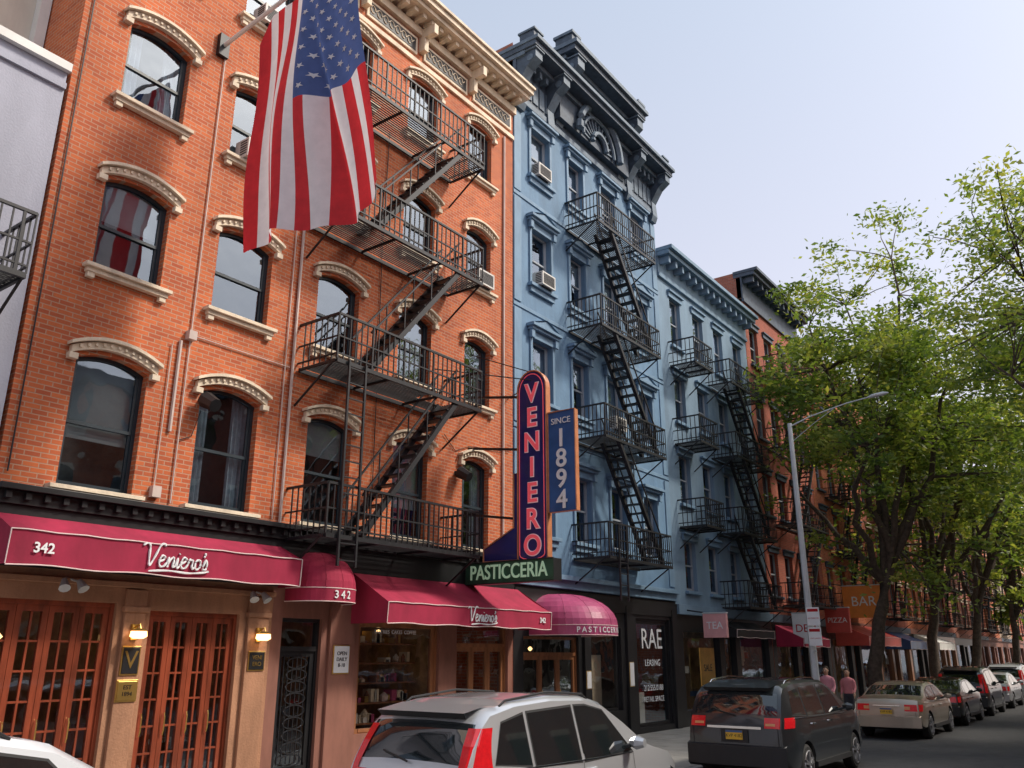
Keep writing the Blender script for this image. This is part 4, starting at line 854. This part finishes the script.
car('suv',6.85,6.35,'silver'); car('big',15.4,6.35,'darkp'); car('sedan',26.2,6.35,'beigep'); car('sedan',31.9,6.35,'blk'); car('suv',37.6,6.35,'darkp'); car('sedan',43.4,6.35,'silver'); car('suv',49.4,6.35,'whitep'); car('big',56,6.35,'blk'); car('sedan',62,6.35,'darkp'); car('suv',68,6.35,'silver'); car('suv',.30,6.55,'whitep')
# ------------------------------------------------------------------ people
def person(px_,py_,shirt,trs,hair,face=1,h=1.7):
    e=top('pedestrian',(px_,py_,.15)); s=h/1.7
    for k,c_ in (('_s',shirt),('_t',trs),('_h',hair)): M[k]=pm('cloth' if k!='_h' else 'hair',c_,.9,var=.12)
    def fin(mb,name,vox):
        o=mb.done(name,e); me=o.data
        for v in me.vertices: v.co=(px_+v.co.x*s*face,py_+v.co.y*s,.15+v.co.z*s)
        me.flip_normals() if face<0 else None
        r=o.modifiers.new('r','REMESH'); r.mode='VOXEL'; r.voxel_size=vox; r.use_smooth_shade=True; sm=o.modifiers.new('s','SMOOTH'); sm.iterations=4; sm.factor=.5
    t=MB(); t.loft([(0,0,.80,.09,.13),(0,0,.86,.11,.165),(0,0,.96,.10,.15),(0,0,1.03,.09,.14)],'_t')
    t.tube([(.0,.085,.90),(.09,.09,.50),(.06,.09,.30),(.03,.09,.08)],[.092,.068,.058,.048],'_t',12); t.tube([(.0,-.085,.90),(.05,-.09,.50),(-.05,-.09,.30),(-.15,-.09,.12)],[.092,.068,.058,.048],'_t',12); fin(t,'trousers',.02)
    t=MB(); t.loft([(0,0,.93,.115,.165),(0,0,1.05,.105,.15),(0,0,1.2,.115,.165),(0,0,1.34,.12,.185),(0,0,1.41,.09,.16),(0,0,1.45,.055,.07)],'_s')
    t.tube([(0,.16,1.38),(-.01,.20,1.30),(-.05,.225,1.12),(.05,.225,.90)],[.055,.056,.046,.036],'_s',12); t.tube([(0,-.16,1.38),(.01,-.20,1.30),(.03,-.225,1.12),(.16,-.215,.96)],[.055,.056,.046,.036],'_s',12); fin(t,'shirt',.018)
    t=MB(); t.loft([(0,0,1.40,.05,.055),(.0,0,1.48,.048,.05),(.015,0,1.50,.07,.055),(.02,0,1.54,.085,.066),(.01,0,1.60,.095,.076),(.0,0,1.66,.088,.07),(0,0,1.70,.05,.04)],'skin')
    t.tube([(.095,0,1.60),(.125,0,1.565),(.09,0,1.56)],[.010,.018,.010],'skin',8)
    for sg in (1,-1): t.tube([(.0,sg*.07,1.56),(.0,sg*.09,1.60)],[.012,.02],'skin',8)
    fin(t,'head',.011)
    t=MB(); t.loft([(-.05,0,1.46,.055,.07),(-.045,0,1.54,.065,.086),(-.025,0,1.62,.088,.092),(-.01,0,1.68,.09,.084),(-.01,0,1.73,.05,.045)],'_h'); fin(t,'hair',.016)
    t=MB()
    for sg,sx_ in ((1,.03),(-1,-.15)): t.tube([(sx_-.05,.09*sg,.05),(sx_+.05,.09*sg,.05),(sx_+.16,.095*sg,.035)],[.045,.05,.03],'black',10)
    fin(t,'shoes',.014)
    t=MB()
    for sg,bx,bz in ((1,.06,.87),(-1,.18,.93)):
        t.tube([(bx-.01,.224*sg,bz+.04),(bx,.224*sg,bz),(bx+.01,.224*sg,bz-.07)],[.026,.036,.034],'skin',8)
        for q in range(4): t.tube([(bx-.02+.018*q,.224*sg,bz-.06),(bx-.012+.018*q,.222*sg,bz-.11),(bx+.002+.017*q,.212*sg,bz-.145+.008*abs(q-1))],[.010,.009,.007],'skin',6)
        t.tube([(bx+.03,.224*sg,bz-.02),(bx+.055,.216*sg,bz-.06),(bx+.06,.212*sg,bz-.085)],[.012,.010,.008],'skin',6)
    fin(t,'hands',.006)
    t=MB()
    for sg in (.032,-.032): t.tube([(px_+face*.094*s,py_+sg*s,.15+1.60*s),(px_+face*.105*s,py_+sg*s,.15+1.60*s)],.009*s,'black',6)
    t.box(px_+face*.095*s,py_-.022,.15+1.530*s,px_+face*.108*s,py_+.022,.15+1.538*s,'signred'); t.done('eyes_and_mouth',e)
person(28.2,8.5,(.60,.25,.30),(.04,.05,.09),(.03,.02,.015),-1); person(29.2,8.15,(.55,.20,.22),(.03,.03,.04),(.05,.03,.02),-1,h=1.62)
# ------------------------------------------------------------------ light, sky, camera
sun_dir=Vector((.50,-.72,.92)).normalized()
el=math.asin(sun_dir.z); az=math.atan2(sun_dir.x,sun_dir.y)
w=bpy.data.worlds.new('World'); scene.world=w; w.use_nodes=True; nt=w.node_tree; bg=nt.nodes['Background']
sky=nt.nodes.new('ShaderNodeTexSky'); sky.sky_type='NISHITA'; sky.sun_disc=False; sky.sun_elevation=el; sky.sun_rotation=az; sky.air_density=1.0; sky.dust_density=4; sky.ozone_density=1.0; sky.altitude=0
tc=nt.nodes.new('ShaderNodeTexCoord'); sp=nt.nodes.new('ShaderNodeSeparateXYZ'); L(nt,tc.outputs['Generated'],sp.inputs[0])
cr=nt.nodes.new('ShaderNodeValToRGB'); cr.color_ramp.elements[0].position=.15; cr.color_ramp.elements[0].color=(1,.84,.84,1); cr.color_ramp.elements[1].position=.78; cr.color_ramp.elements[1].color=(.62,.72,.80,1); L(nt,sp.outputs[2],cr.inputs[0])
sc_=nt.nodes.new('ShaderNodeVectorMath'); sc_.operation='SCALE'; sc_.inputs['Scale'].default_value=4.2; L(nt,cr.outputs[0],sc_.inputs[0])
sc2=nt.nodes.new('ShaderNodeVectorMath'); sc2.operation='SCALE'; sc2.inputs['Scale'].default_value=.8; L(nt,sky.outputs[0],sc2.inputs[0])
ad=nt.nodes.new('ShaderNodeVectorMath'); ad.operation='ADD'; L(nt,sc2.outputs[0],ad.inputs[0]); L(nt,sc_.outputs[0],ad.inputs[1])
L(nt,ad.outputs[0],bg.inputs[0]); bg.inputs[1].default_value=.14
sl=bpy.data.lights.new('sun','SUN'); sl.energy=3.3; sl.angle=math.radians(8); sl.color=(1,.92,.80); so=bpy.data.objects.new('sun',sl); so.rotation_euler=sun_dir.to_track_quat('Z','Y').to_euler(); so.location=(0,-20,40); col.objects.link(so)
cd_=bpy.data.cameras.new('camera'); cam=bpy.data.objects.new('camera',cd_); col.objects.link(cam); cd_.lens=845/1024*36; cd_.sensor_width=36; cd_.clip_end=2000; cd_.clip_start=.05
cam.location=(0,0,2.2); cam.rotation_euler=(math.radians(90)+math.atan(271/845),0,math.atan(648/887.3)-math.radians(90)); scene.camera=cam
scene.view_settings.view_transform='Standard'; scene.view_settings.look='None'; scene.view_settings.exposure=0
